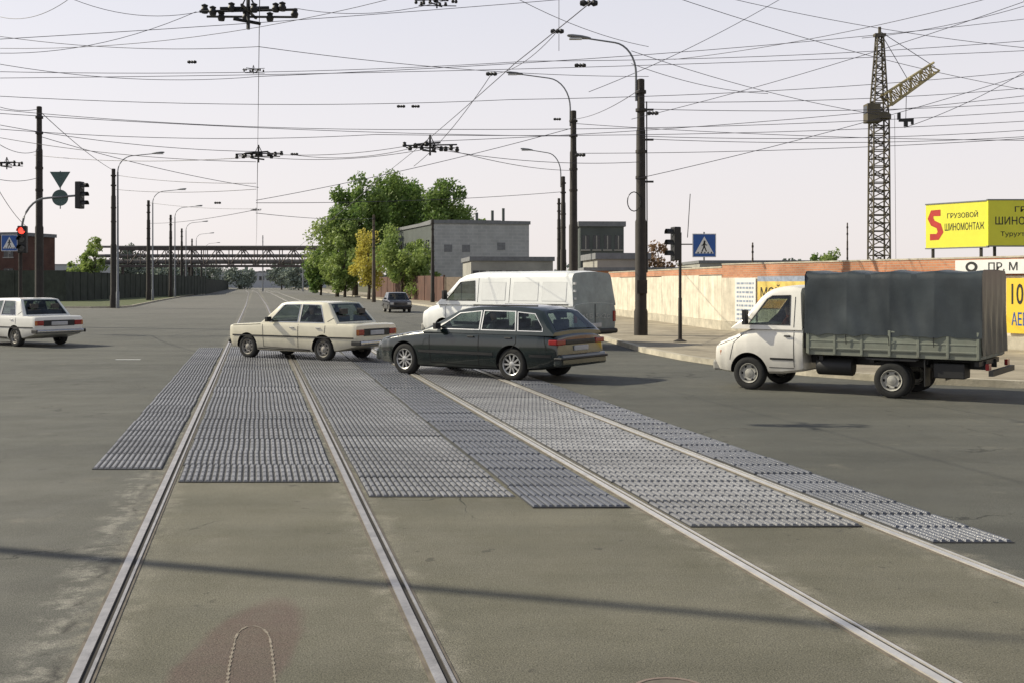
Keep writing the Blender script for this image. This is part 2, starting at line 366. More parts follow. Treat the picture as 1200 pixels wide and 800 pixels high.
def ribbon3(name,pl,w,z0,z1,m,label,kind=True):
    o2=offset(pl,w); mb=MB()
    secs=[[(a[0],a[1],z0),(a[0],a[1],z1),(b[0],b[1],z1),(b[0],b[1],z0)] for a,b in zip(pl,o2)]
    mb.loft(secs); o=mb.obj(name,None,m,smooth=0)
    if kind: o['kind']='structure'; o['label']=label; o['category']=name.replace('_',' ')
    return o
ribbon3('kerb',KR,.16,-.02,.13,CONC,'pale stone kerb round the corner pavement')
ribbon3('kerb',KL,.16,-.02,.13,CONC,'pale kerb along the far street side')
W=[(5.35,60),(7.75,40),(13.4,28),(19,17.5),(34,9)]        # wall line
pv=offset(KR,.16)
sheet('pavement',pv[:12]+[(4.2,60)]+[(x+.4,y+.2) for x,y in W],.12,PAVE,'dusty pavement strip between kerb and wall')
sheet('pavement',[(pv[11][0],pv[11][1]),pv[12],pv[13],pv[14],pv[15],(-145,700),(-74,400),(-27,200),(-3,96),(4.2,60)],.115,PAVE,'narrow pavement along the far street')
pl=offset(KL,.16)
sheet('grass_verge',pl[0:9]+[(-120,150),(-60,106),(-43,104),(-52,180),(-110,400),(-182,700)],.10,GRASSM,'strip of dry grass in front of the fence')

# tram rails ---------------------------------------------------------
def rail(s,label,bright=False):
    mb=MB()
    def strip(a,b,z0,z1,mi):
        mb.mat(mi); Ys=[-3,4,8,12,20,40,90,200,420]
        secs=[]
        for Y in Ys:
            cv=0 if Y<90 else -(Y-90)**2*.00004
            l,r=tx(s+a,Y)+cv,tx(s+b,Y)+cv
            secs.append([(l,Y,z0),(l,Y,z1),(r,Y,z1),(r,Y,z0)])
        mb.loft(secs)
    strip(-.062,-.042,-.02,.005,1); strip(-.041,.010,-.02,.013,0); strip(.010,.040,-.02,.003,2); strip(.040,.058,-.02,.011,0); strip(.059,.078,-.02,.0045,1)
    o=mb.obj('tram_rail',None,[STEEL2 if bright else STEEL,RUST,GROOVE],smooth=0); tag(o,label,'rail','tram rails set in the road'); return o
for s,l,b in ((-.83,'worn grooved steel tram rail set in asphalt',0),(.87,'worn grooved steel tram rail set in asphalt',0),(3.2,'shiny grooved tram rail of the second track',1),(4.72,'shiny grooved tram rail of the second track',1)): rail(s,l,b)

# crossing mats ------------------------------------------------------
def mat_mesh(w,Lg,nk,rows,m):
    mb=MB(); g=.008
    def P(u,v,z): return (u-K*v,v,z)
    def blk(u0,u1,v0,v1,z0,z1,tp=0):
        mb.add([P(u0,v0,z0),P(u1,v0,z0),P(u1,v1,z0),P(u0,v1,z0),P(u0+tp,v0+tp,z1),P(u1-tp,v0+tp,z1),P(u1-tp,v1-tp,z1),P(u0+tp,v1-tp,z1)],
         [(4,5,6,7),(0,1,5,4),(1,2,6,5),(2,3,7,6),(3,0,4,7)])
    mb.mat(1); blk(g,w-g,g,Lg-g,-.004,.004)
    mb.mat(0); pw=(w-2*g)/nk; pr=(Lg-2*g)/rows
    for r in range(rows):
        for k in range(nk):
            blk(g+k*pw+pw*.17,g+(k+1)*pw-pw*.17,g+r*pr+.014,g+(r+1)*pr-.016,.004,.018,.008)
    return mb.mesh('crossing_mat',[m,MATS['mat_gap']],smooth=0,recalc=False)
mat('mat_gap',(.052,.052,.054),.8,0,.3,5)
COLS=[(-1.64,-.93,10.75,12,RUB,2),(-.74,.77,10.05,25,RUB,4),(.97,2.26,9.36,22,RUB,4),(2.28,3.10,8.90,13,RUBD,2),(3.30,4.62,8.20,22,RUB,4),(4.82,5.42,7.70,10,RUBD,2)]
for (a,b,Y0,nk,m,rw) in COLS:
    Lg=.92; me=mat_mesh(b-a,Lg,nk,rw,m); n=int((31.5-Y0)/Lg)
    for i in range(n):
        Y=Y0+i*Lg; o=link('crossing_mat',me); o.location=(tx(a,Y)+random.uniform(-.008,.008),Y,.003+random.uniform(0,.004)); o.rotation_euler=(random.uniform(-.004,.004),random.uniform(-.004,.004),random.uniform(-.005,.005))
        tag(o,'ribbed grey rubber crossing mat between the tram rails' if m is RUB else 'darker ribbed rubber crossing mat beside the tram rails','crossing mat','rubber mats of the level crossing')
o=MB().box(-.3,.3,-.05,.05,0,.004).obj('road_marking',None,SWHITE,smooth=0); o.location=(*gp(150,421),.001); o['kind']='structure'; o['label']='short worn white dash painted on the road'; o['category']='road marking'
# pale arched scuff on the asphalt close by
mb=MB(); C=[]
for i in range(61):
    t=i/60
    if t<.42: q=t/.42; px=266+9*q**2; py=815-62*q
    elif t<.58: q=(t-.42)/.16; an=math.pi*(1-q); px=296+21*math.cos(an); py=753-20*math.sin(an)
    else: q=(t-.58)/.42; px=317+7*q**.8; py=753+62*q
    C.append(Vector(gp(px,py)))
for i in range(60):
    p,q=C[i],C[i+1]; d=(q-p).normalized(); n_=Vector((-d.y,d.x)); w1=.006+random.uniform(0,.003)
    if i%2: w1*=.35
    mb.add([(p.x-n_.x*w1,p.y-n_.y*w1,.003),(q.x-n_.x*w1,q.y-n_.y*w1,.003),(q.x+n_.x*w1,q.y+n_.y*w1,.003),(p.x+n_.x*w1,p.y+n_.y*w1,.003)],[(0,1,2,3)])
o=mb.obj('road_scuff',None,mat('pale_scuff',(.25,.215,.17),.9,var=.4,scale=40),smooth=0,recalc=False); o['kind']='structure'; o['label']='pale arched row of scuff marks on the asphalt'; o['category']='road marking'
r=root('manhole_cover','round worn manhole cover in the asphalt','manhole cover',(*gp(787,812),.0))
MB().lathe([(0,.004),(.1,.004),(.1,.008),(.13,.008),(.13,.003),(.17,.003)],32,axis='z').obj('lid',r,RUST); MB().lathe([(.172,.0),(.172,.006),(.19,.006),(.19,.0)],32,axis='z').obj('frame',r,mat('manhole_frame',(.22,.17,.14),.9))

# ------------------------------------------------------------ vehicles
SECR=[(0,0),(.86,0),(.94,.05),(.975,.2),(.995,.40),(1.0,.58),(.99,.78),(.965,.90),(.935,.955),(.88,.99)]
SECB=[(0,0),(.86,0),(.95,.04),(.985,.15),(1.0,.45),(1.0,.66),(.995,.86),(.988,.93),(.972,.975),(.94,1.0)]
SEC=SECR
def body_half(st,x):
    for i in range(len(st)-1):
        a,b=st[i],st[i+1]
        if b[0]<=x<=a[0]:
            t=(a[0]-x)/(a[0]-b[0]) if a[0]!=b[0] else 0
            return [a[k]+(b[k]-a[k])*t for k in range(4)]
    return st[0] if x>st[0][0] else st[-1]
def side_y(st,x,z):
    _,zb,zt,hw=body_half(st,x); f=(z-zb)/(zt-zb)
    q=SEC[1:]
    for i in range(len(q)-1):
        if q[i][1]<=f<=q[i+1][1]:
            t=(f-q[i][1])/max(1e-6,q[i+1][1]-q[i][1]); return hw*(q[i][0]+(q[i+1][0]-q[i][0])*t)
    return hw*(q[0][0] if f<0 else q[-1][0])
def wheel(parent,x,y,R,w,style):
    sd=1 if y>0 else -1
    e=ekids(parent,'wheel',(x,y,R))
    key=('w',R,w,style,sd)
    if key not in CACHE:
        prof=[(R*.63,-w/2),(R*.9,-w/2),(R*.965,-w*.44),(R,-w*.32),(R,-.012),(R*.985,-.01),(R*.985,.01),(R,.012),(R,w*.32),(R*.965,w*.44),(R*.9,w/2),(R*.72,w/2+.004),(R*.63,w/2-.006)]
        t=MB().lathe([(a,b*sd) for a,b in prof],36).mesh('tyre',[TYRE])
        mb=MB()
        dish=.05 if style!='truck' else .04
        if style=='alloy':
            mb.mat(1).lathe([(0,sd*(w/2-.075)),(R*.62,sd*(w/2-.075))],32)
            mb.mat(0).lathe([(R*.66,sd*(w/2-.004)),(R*.64,sd*(w/2+.004)),(R*.59,sd*(w/2-.005)),(R*.58,sd*(w/2-.07))],36)
            mb.lathe([(R*.2,sd*(w/2-.06)),(R*.18,sd*(w/2-.012)),(R*.1,sd*(w/2-.004)),(0,sd*(w/2-.004))],20)
            for k in range(10):
                mb.M=Matrix.Rotation(2*math.pi*k/10,4,'Y'); mb.box(R*.12,R*.6,min(sd*(w/2-.04),sd*(w/2-.012)),max(sd*(w/2-.04),sd*(w/2-.012)),-.016,.016)
            mb.M=None; mats=[RIMS,DARKW]
        else:
            f=.66 if style=='steel' else .60
            mb.mat(0).lathe([(R*f,sd*(w/2-.004)),(R*(f-.02),sd*(w/2+.004)),(R*(f-.06),sd*(w/2-.008)),(R*(f-.1),sd*(w/2-dish)),(R*.42,sd*(w/2-dish*.6)),(R*.28,sd*(w/2-dish*.8)),(R*.24,sd*(w/2-dish*.3)),(R*.12,sd*(w/2-dish*.1)),(0,sd*(w/2))],32)
            if f<.65: mb.mat(1).lathe([(R*.66,sd*(w/2-.006)),(R*.60,sd*(w/2-.002))],32)
            nh=8 if style=='steel' else 6
            for k in range(nh):
                mb.M=Matrix.Rotation(2*math.pi*k/nh,4,'Y'); yy=sd*(w/2-dish*.62)
                mb.mat(1).box(R*.38,R*.48,min(yy,yy+sd*.006),max(yy,yy+sd*.006),-.024,.024)
            mb.M=None; mats=[RIMG if style=='steel' else RIMW,DARKW]
        CACHE[key]=(t,mb.mesh('rim',mats))
    t,rm=CACHE[key]; link('tyre',t,e); link('rim',rm,e); return e
CACHE={}
def dense(st,step=.06,passes=4):
    xs=set(round(a[0],4) for a in st); x=st[0][0]
    while x>st[-1][0]: xs.add(round(x,4)); x-=step
    xs=sorted(xs,reverse=True); q=[list(body_half(st,x)) for x in xs]
    for i in range(len(q)): q[i][0]=xs[i]
    for _ in range(passes):
        c=[list(a) for a in q]
        for i in range(2,len(q)-2):
            for k in (1,2,3): c[i][k]=(q[i-1][k]+2*q[i][k]+q[i+1][k])/4
        q=c
    return q
def boolcut(o,cutters):
    for me in cutters:
        co=link('cut',me); co.parent=o.parent
        md=o.modifiers.new('b','BOOLEAN'); md.object=co; md.operation='DIFFERENCE'; md.solver='EXACT'
        bpy.context.view_layer.update()
        nm=bpy.data.meshes.new_from_object(o.evaluated_get(bpy.context.evaluated_depsgraph_get()))
        o.modifiers.clear(); o.data=nm; bpy.data.objects.remove(co)
    return o.data
def vehicle(sp,label,cat,loc,heading,group=None,scale=1):
    global SEC
    SEC=sp.get('sec',SECR)
    r=root('car' if cat=='car' else cat,label,cat,(loc[0],loc[1],0.0),math.radians(heading),group); r.scale=(scale,)*3
    st=dense(sp['st'],passes=sp.get('passes',4)); paint=sp['paint']; cr=sp.get('crown',.025)
    mb=MB(); secs=[]
    for (x,zb,zt,hw) in st:
        half=[(hw*fy,zb+(zt-zb)*fz) for fy,fz in SEC]
        e=half[-1][0]
        top=[(e*k,zt+cr*(1-k*k)) for k in (.66,.33)]
        full=half+top+[(0,zt+cr)]
        ring=[(x,y,z) for y,z in full]+[(x,-y,z) for y,z in reversed(full[1:-1])]
        secs.append(ring)
    mb.loft(secs); bme=mb.mesh('body',[paint,DARKW,BLK,sp.get('rear',paint)],smooth=0)
    bo=link('body',bme,r)
    ar=sp['arch']; cu=MB()
    for ax in sp['ax']:
        for sd in (1,-1):
            y0,y1=(sp['hw']-.30,sp['hw']+.3) if sd>0 else (-sp['hw']-.3,-sp['hw']+.30)
            cu.lathe([(0,y0),(ar,y0),(ar,y1),(0,y1)],36,(ax,0,sp['R']*1.02))
    nm=boolcut(bo,[cu.mesh('cut',[DARKW],smooth=0,merge=True)])
    # greenhouse: hollow shell with window openings
    zb=sp['belt'];zr=sp['zr'];wb=sp['wb'];wr=sp['wr']; zb0=zb-.05
    ys=lambda z: wb+(z-zb)/(zr-zb)*(wr-wb)
    rf=sp['roof']
    xs=[]
    for i in range(len(rf)-1):
        for t in (0,.5): xs.append((rf[i][0]+(rf[i+1][0]-rf[i][0])*t, rf[i][1]+(rf[i+1][1]-rf[i][1])*t))
    xs.append(rf[-1])
    def rad(zt): return min(sp.get('rr',.07),(zt-zb0)*.5)
    def shell(ins):
        g=MB(); secs=[]; x1,x0=xs[0][0],xs[-1][0]; xc=(x0+x1)/2; k_=1-ins*2.2/(x1-x0)
        for x,zt in xs:
            x=xc+(x-xc)*k_; b0=zb0-(.03 if ins else 0)
            zt=max(zt-ins,b0+.02 if not ins else b0+.012); q=min(sp.get('rr',.07),(zt-b0)*.5); Y_=lambda z: ys(z)-ins
            y3=Y_(zt)-q*.9
            h=[(0,b0),(Y_(b0),b0),(Y_(zt-q),zt-q),(Y_(zt)-q*.12,zt-q*.5),(Y_(zt)-q*.4,zt-q*.15),(y3,zt)]+[(y3*k,zt+cr*(1-k*k)) for k in (.66,.33)]+[(0,zt+cr)]
            secs.append([(x,y,z) for y,z in h]+[(x,-y,z) for y,z in reversed(h[1:-1])])
        return g.mat(1 if ins else 0).loft(secs).mesh('g',[paint,DARKW],smooth=0)
    go=link('g',shell(0),r)
    wc=MB().mat(1)
    for w in sp['wins']:
        for sd in (1,-1): wc.prism(w,sd*.25,sd*1.5)
    def scrn(i,j,inset=.10,t0=.07,t1=.93):
        a,b=rf[i],rf[j]; dx,dz=b[0]-a[0],b[1]-a[1]; l=math.hypot(dx,dz); nx,nz=-dz/l,dx/l
        if nz<0 : nx,nz=-nx,-nz
        return a,dx,dz,nx,nz,inset,t0,t1
    def scut(q):
        a,dx,dz,nx,nz,ins,t0,t1=q; vs=[]
        for o_ in (-.14,.16):
            for t,sd in ((t0,-1),(t0,1),(t1,1),(t1,-1)):
                x=a[0]+dx*t;z=a[1]+dz*t; vs.append((x+nx*o_,sd*(ys(z)-ins-.012),z+nz*o_))
        return MB().mat(1).add(vs,[(0,1,2,3),(7,6,5,4),(0,4,5,1),(1,5,6,2),(2,6,7,3),(3,7,4,0)]).mesh('c',[paint,DARKW],smooth=0)
    cutters=[shell(.035),wc.mesh('c',[paint,DARKW],smooth=0),scut(scrn(*sp['front']))]
    if sp.get('rearglass'): cutters.append(scut(scrn(*sp['rearglass'])))
    gme=boolcut(go,cutters); bpy.data.objects.remove(go)
    gm=MB()
    def rib(path,wd,mi,off):
        pts=[]
        for a,b in zip(path[:-1],path[1:]):
            n=max(1,int(math.dist(a,b)/.06))
            for k in range(n): pts.append((a[0]+(b[0]-a[0])*k/n,a[1]+(b[1]-a[1])*k/n))
        pts.append(path[-1])
        for sd in (1,-1):
            vs=[];fs=[]
            for i,p in enumerate(pts):
                a=pts[max(0,i-1)];b=pts[min(len(pts)-1,i+1)]; d=Vector((b[0]-a[0],b[1]-a[1])).normalized(); nx,nz=-d.y*wd/2,d.x*wd/2
                for g in (1,-1):
                    X=p[0]+g*nx;Z=p[1]+g*nz; yy=(side_y(st,X,Z) if Z<zb-.005 else max(ys(Z),0))
                    vs.append((X,sd*(yy+off),Z))
            for i in range(len(pts)-1): fs.append((2*i,2*i+1,2*i+3,2*i+2))
            gm.mat(mi).add(vs,fs)
    for p in sp.get('seams',[]): rib(p,.014,1,.003)
    for p,wd in sp.get('mould',[]): rib(p,wd,2,.010)
    rme=gm.mesh('s',[paint,DARKW,BLK],smooth=0)
    bm=bmesh.new(); bm.from_mesh(nm)
    for f in bm.faces:
        c=f.calc_center_median()
        for ax in sp['ax']:
            d=math.hypot(c.x-ax,c.z-sp['R']*1.02)
            if d<ar+.004 and abs(c.y)<sp['hw']-.005 and (abs(abs(f.normal.y))>.9 and abs(abs(c.y)-(sp['hw']-.30))<.01 or abs(f.normal.y)<.05 and abs(d-ar)<.03): f.material_index=1
    bm.from_mesh(gme); bm.from_mesh(rme)
    out=bpy.data.meshes.new('body'); bm.to_mesh(out); bm.free()
    for m in (paint,DARKW,BLK,sp.get('rear',paint)): out.materials.append(m)
    if 'rear' in sp:
        for p in out.polygons:
            if p.normal.x<-.75 and p.material_index==0: p.material_index=3
    out.polygons.foreach_set('use_smooth',[True]*len(out.polygons)); out.set_sharp_from_angle(angle=math.radians(28))
    bo.data=out
    # cabin
    zi=zb+cr+.012; ca,cb=sp['cabin']
    m=MB(); m.box(ca,cb,-wb+.06,wb-.06,zb0,zi)
    if sp.get('bulkhead'): m.box(sp['bulkhead'],sp['bulkhead']+.04,-wb+.13,wb-.13,zi+.002,zr-.16)
    m.obj('cabin_trim',r,INTR,smooth=0)
    for x,y in sp.get('seats',[]):
        m=MB(); m.box(x-.09,x+.03,y-.22,y+.22,zi+.002,zi+.17); m.obj('seat_back',r,SEATM,bevel=.03,smooth=0)
        m=MB(); m.box(x-.09,x-.01,y-.12,y+.12,zi+.20,zi+.33); m.tube([(x-.05,y-.05,zi+.16),(x-.05,y-.05,zi+.21)],.008,4); m.tube([(x-.05,y+.05,zi+.16),(x-.05,y+.05,zi+.21)],.008,4); m.obj('headrest',r,SEATM,bevel=.02,smooth=0)
    def screen(q,name):
        a,dx,dz,nx,nz,inset,t0,t1=q; vs=[];fs=[]
        for t in (t0,.25,.5,.75,t1):
            x=a[0]+dx*t;z=a[1]+dz*t; y3=ys(z)-rad(max(z,zb0+.02))*.9; hwid=ys(z)-inset
            for k in range(-3,4):
                y=hwid*k/3; c=cr*(1-min(1,(y/y3))**2) if abs(y)<y3 else 0
                vs.append((x+nx*.008,y,z+c+nz*.008))
        for u in range(4):
            for k in range(6): fs.append((u*7+k,u*7+k+1,u*7+k+8,u*7+k+7))
        MB().add(vs,fs).obj(name,r,GLASS,recalc=False)
    screen(scrn(*sp['front']),'windscreen')
    if sp.get('rearglass'): screen(scrn(*sp['rearglass']),'rear_window')
    def sidepane(w,nm_,m0,m1,fx=.022,fz=.016,fill=False):
        cx=sum(p[0] for p in w)/len(w); cz=sum(p[1] for p in w)/len(w); n=len(w)
        for sd in (1,-1):
            m=MB(); fr=[(cx+(x-cx)*(1+fx/max(.1,abs(x-cx))),cz+(z-cz)*(1+fz/max(.05,abs(z-cz)))) for x,z in w]
            if fill: m.mat(1).add([(x,sd*(ys(z)+.003),z) for x,z in fr],[tuple(range(n))]); m.mat(0).add([(x,sd*(ys(z)+.007),z) for x,z in w],[tuple(range(n))])
            else:
                m.mat(1).add([(x,sd*(ys(z)+.006),z) for x,z in fr]+[(x,sd*(ys(z)+.006),z) for x,z in w],[(i,(i+1)%n,n+(i+1)%n,n+i) for i in range(n)])
                m.mat(0).add([(x,sd*(ys(z)-.004),z) for x,z in w],[tuple(range(n))])
            m.obj(nm_,r,[m0,m1],smooth=0,recalc=False)
    for w in sp['wins']: sidepane(w,'window',GLASS,sp.get('frame',BLK))
    for w in sp.get('panels',[]): sidepane(w,'side_panel',paint,VANG,.010,.010,True)
    for ax in sp['ax']:
        for sd in (1,-1):
            wheel(r,ax,sd*(sp['hw']-sp['tw']/2-.02),sp['R'],sp['tw'],sp['rim'])
    for b in sp['boxes']:
        nm2,m,(x0,x1,y0,y1,z0,z1),mir=b
        for sd in ((1,-1) if mir else (1,)):
            ya,yb=(y0,y1) if sd>0 else (-y1,-y0)
            bv=min(.05 if nm2=='bumper' else .02,(x1-x0)*.35,(z1-z0)*.35,(yb-ya)*.35)
            MB().box(x0,x1,ya,yb,z0,z1).obj(nm2,r,m,bevel=bv,smooth=0)
    for sd in (1,-1):
        mx,mz=sp['mirror']; y=ys(mz)
        m=MB(); m.tube([(mx,sd*(y-.03),mz-.03),(mx,sd*(y+.08),mz)],.015)
        mh=sp.get('mh',.06); m.box(mx-.03,mx+.05,min(sd*(y+.06),sd*(y+.22)),max(sd*(y+.06),sd*(y+.22)),mz-mh,mz+mh); m.obj('side_mirror',r,BLK,bevel=.015,smooth=0)
    return r

def lada(paint,rim='steel'):
    return dict(paint=paint,crown=.015,hw=.80,sec=SECB,passes=1,cabin=(-.36,1.86),seats=[(.55,.36),(.55,-.36),(-.22,.34),(-.22,-.34)],
     st=[(3.02,.40,.72,.755),(3.005,.36,.80,.775),(2.92,.27,.825,.79),(2.5,.21,.845,.80),(2.0,.20,.875,.805),(0,.20,.885,.805),(-.42,.24,.885,.80),(-.92,.34,.878,.79),(-.99,.38,.85,.78),(-1.0,.42,.78,.77)],
     belt=.88,zr=1.40,wb=.775,wr=.62,rr=.045,roof=[(1.98,.88),(1.42,1.36),(1.2,1.395),(.3,1.40),(-.02,1.375),(-.42,.89)],
     front=(0,1),rearglass=(4,5),ax=[2.42,0],arch=.335,R=.285,tw=.175,rim=rim,mirror=(1.62,.97),
     wins=[[(1.70,.915),(1.30,1.315),(.80,1.325),(.80,.915)],[(.72,.915),(.72,1.325),(.18,1.315),(-.02,.915)]],frame=CHROME,
     seams=[[(1.90,.84),(1.86,.30)],[(.76,.86),(.76,.26)],[(-.08,.84),(-.06,.66)],[(1.86,.30),(.40,.26)],[(1.97,.845),(2.9,.80)],[(-.12,.93),(-.30,1.02)]],
     mould=[([(2.9,.56),(-.93,.56)],.035),([(2.06,.26),(.38,.24)],.02)],
     boxes=[('bumper',BLK,(2.97,3.08,-.78,.78,.36,.48),False),('bumper',CHROME,(-1.12,-1.0,-.77,.77,.40,.50),False),
      ('bumper_corner',BLK,(-1.135,-.86,.765,.80,.40,.50),True),
      ('headlight',LENS,(2.99,3.03,.48,.72,.56,.72),True),('radiator_grille',BLK,(2.99,3.02,-.44,.44,.55,.72),False),
      ('tail_light',RED,(-1.03,-.93,.50,.765,.62,.76),True),('indicator',ORANGE,(-1.034,-.94,.70,.772,.62,.76),True),
      ('boot_trim',BLK,(-1.018,-.985,-.50,.50,.60,.77),False),
      ('number_plate',PLATE,(-1.04,-1.0,-.26,.26,.62,.73),False),('door_handle',CHROME,(.88,1.02,.80,.825,.765,.79),True),('door_handle',CHROME,(.06,.20,.80,.825,.765,.79),True)])
AUDI=dict(paint=DGREEN,crown=.035,hw=.875,cabin=(-.88,2.05),seats=[(.62,.38),(.62,-.38),(-.30,.38),(-.30,-.38)],
     st=[(3.50,.34,.56,.70),(3.47,.27,.66,.77),(3.36,.22,.72,.82),(3.15,.20,.77,.855),(2.8,.19,.83,.875),(2.2,.18,.90,.885),(1.2,.18,.925,.89),(-.2,.20,.935,.885),(-.65,.24,.93,.87),(-.90,.29,.91,.85),(-.99,.32,.86,.835),(-1.02,.36,.60,.82)],
     belt=.92,zr=1.40,wb=.835,wr=.60,rr=.10,roof=[(2.22,.90),(1.45,1.31),(1.25,1.365),(.95,1.395),(.4,1.405),(-.1,1.395),(-.4,1.37),(-.58,1.32),(-.95,.93)],
     front=(0,1),rearglass=(7,8),ax=[2.69,0],arch=.36,R=.315,tw=.2,rim='alloy',mirror=(1.75,1.0),
     wins=[[(1.82,.955),(1.36,1.25),(.86,1.30),(.80,.955)],[(.73,.955),(.78,1.305),(.05,1.30),(-.06,.955)],[(-.14,.955),(-.03,1.29),(-.42,1.26),(-.66,1.02),(-.68,.955)]],frame=CHROME,
     seams=[[(2.02,.86),(1.98,.28)],[(.77,.90),(.77,.26)],[(-.10,.90),(-.12,.72),(.36,.26)],[(1.98,.28),(.38,.25)],[(-.72,.90),(-.80,.60)],[(2.2,.88),(3.2,.72)]],
     mould=[([(3.3,.50),(3.05,.50)],.05),([(2.3,.50),(.42,.50)],.05),([(-.42,.50),(-.9,.50)],.05)],
     boxes=[('bumper',DGREEN,(3.38,3.57,-.76,.76,.26,.50),False),('bumper',DGREEN,(-1.12,-.92,-.82,.82,.30,.53),False),('bumper_strip',BLK,(-1.135,-.95,-.835,.835,.43,.48),False),
      ('headlight',LENS,(3.42,3.50,.42,.72,.54,.65),True),('radiator_grille',BLK,(3.46,3.51,-.34,.34,.50,.64),False),
      ('tail_light',RED,(-1.035,-.84,.54,.858,.70,.80),True),('tailgate_trim',BLK,(-1.03,-.97,-.53,.53,.70,.79),False),
      ('number_plate',PLATE,(-1.05,-1.0,-.25,.25,.58,.68),False),('door_handle',BLK,(.88,1.04,.87,.90,.80,.825),True),('door_handle',BLK,(-.02,.14,.87,.90,.80,.825),True),
      ('roof_rail',BLK,(-.40,1.15,.52,.55,1.40,1.43),True)])
VAN=dict(paint=VANW,rear=VANR,crown=.04,hw=1.0,cabin=(1.75,3.05),seats=[(2.0,.5),(2.0,-.5)],bulkhead=1.68,
     st=[(4.02,.45,.80,.80),(3.98,.38,.93,.86),(3.75,.32,1.05,.92),(3.3,.30,1.16,.98),(2.9,.30,1.20,1.01),(2.2,.30,1.21,1.02),(-1.5,.34,1.21,1.02),(-1.62,.36,1.21,1.01),(-1.65,.40,1.19,1.0)],
     belt=1.19,zr=2.06,wb=1.012,wr=.91,rr=.15,roof=[(3.30,1.15),(2.50,1.90),(2.25,2.0),(1.9,2.06),(-1.3,2.06),(-1.56,2.03),(-1.645,1.25)],
     front=(0,1),ax=[3.05,.1],arch=.41,R=.34,tw=.2,rim='truck',mirror=(2.85,1.42),mh=.13,
     wins=[[(2.90,1.27),(2.38,1.78),(1.86,1.82),(1.80,1.27)]],
     panels=[[(1.55,1.28),(1.55,1.78),(.70,1.78),(.70,1.28)],[(.40,1.28),(.40,1.78),(-.45,1.78),(-.45,1.28)],[(-.60,1.28),(-.60,1.78),(-1.40,1.78),(-1.40,1.28)]],
     seams=[[(2.95,1.15),(2.9,.45)],[(1.70,1.9),(1.70,.42)],[(2.9,.42),(1.70,.42)],[(.55,1.9),(.55,.42)]],
     mould=[([(2.6,.62),(.65,.62)],.09),([(-.5,.62),(-1.5,.62)],.09)],
     boxes=[('bumper',BUMPG,(3.90,4.08,-.85,.85,.35,.58),False),('bumper',BLK,(-1.78,-1.63,-.96,.96,.38,.52),False),
      ('headlight',LENS,(3.86,3.99,.50,.80,.70,.88),True),('tail_light',RED,(-1.69,-1.62,.87,.98,.70,1.0),True),
      ('number_plate',PLATE,(-1.70,-1.65,-.26,.26,.56,.68),False),('door_handle',BLK,(1.88,2.03,1.01,1.04,1.02,1.05),True),
      ('rear_door_seam',DARKW,(-1.665,-1.63,-.008,.008,.45,1.2),False)])
TRUCK=dict(paint=TRW,crown=.03,hw=.93,passes=2,cabin=(1.84,3.1),seats=[(2.05,.45),(2.05,-.45)],
     st=[(3.70,.50,.78,.72),(3.68,.42,.88,.80),(3.60,.37,.95,.85),(3.42,.34,1.03,.89),(3.2,.33,1.12,.92),(2.95,.33,1.22,.95),(2.7,.34,1.29,.96),(2.2,.36,1.30,.97),(1.78,.42,1.30,.97),(1.74,.46,1.29,.965)],
     belt=1.29,zr=2.10,wb=.957,wr=.82,rr=.11,roof=[(3.26,1.15),(2.66,1.90),(2.54,2.0),(2.42,2.06),(2.3,2.09),(2.1,2.11),(1.95,2.11),(1.82,2.08),(1.75,1.30)],
     front=(0,1),ax=[2.9],arch=.42,R=.34,tw=.19,rim='truck',mirror=(2.90,1.48),mh=.15,
     wins=[[(2.88,1.345),(2.50,1.84),(2.40,1.91),(2.04,1.92),(2.02,1.345)]],
     seams=[[(3.02,1.15),(3.24,.95),(3.32,.6)],[(1.92,1.9),(1.92,.5)],[(2.45,.48),(1.92,.48)],[(3.05,1.10),(3.62,.88)]],
     mould=[([(2.42,.66),(1.93,.66)],.04)],
     boxes=[('bumper',BUMPG,(3.54,3.76,-.80,.80,.36,.58),False),('headlight',LENS,(3.52,3.69,.46,.76,.66,.82),True),('indicator',ORANGE,(3.46,3.56,.73,.865,.68,.80),True),
      ('door_handle',BLK,(1.98,2.12,.965,.99,1.10,1.13),True)])

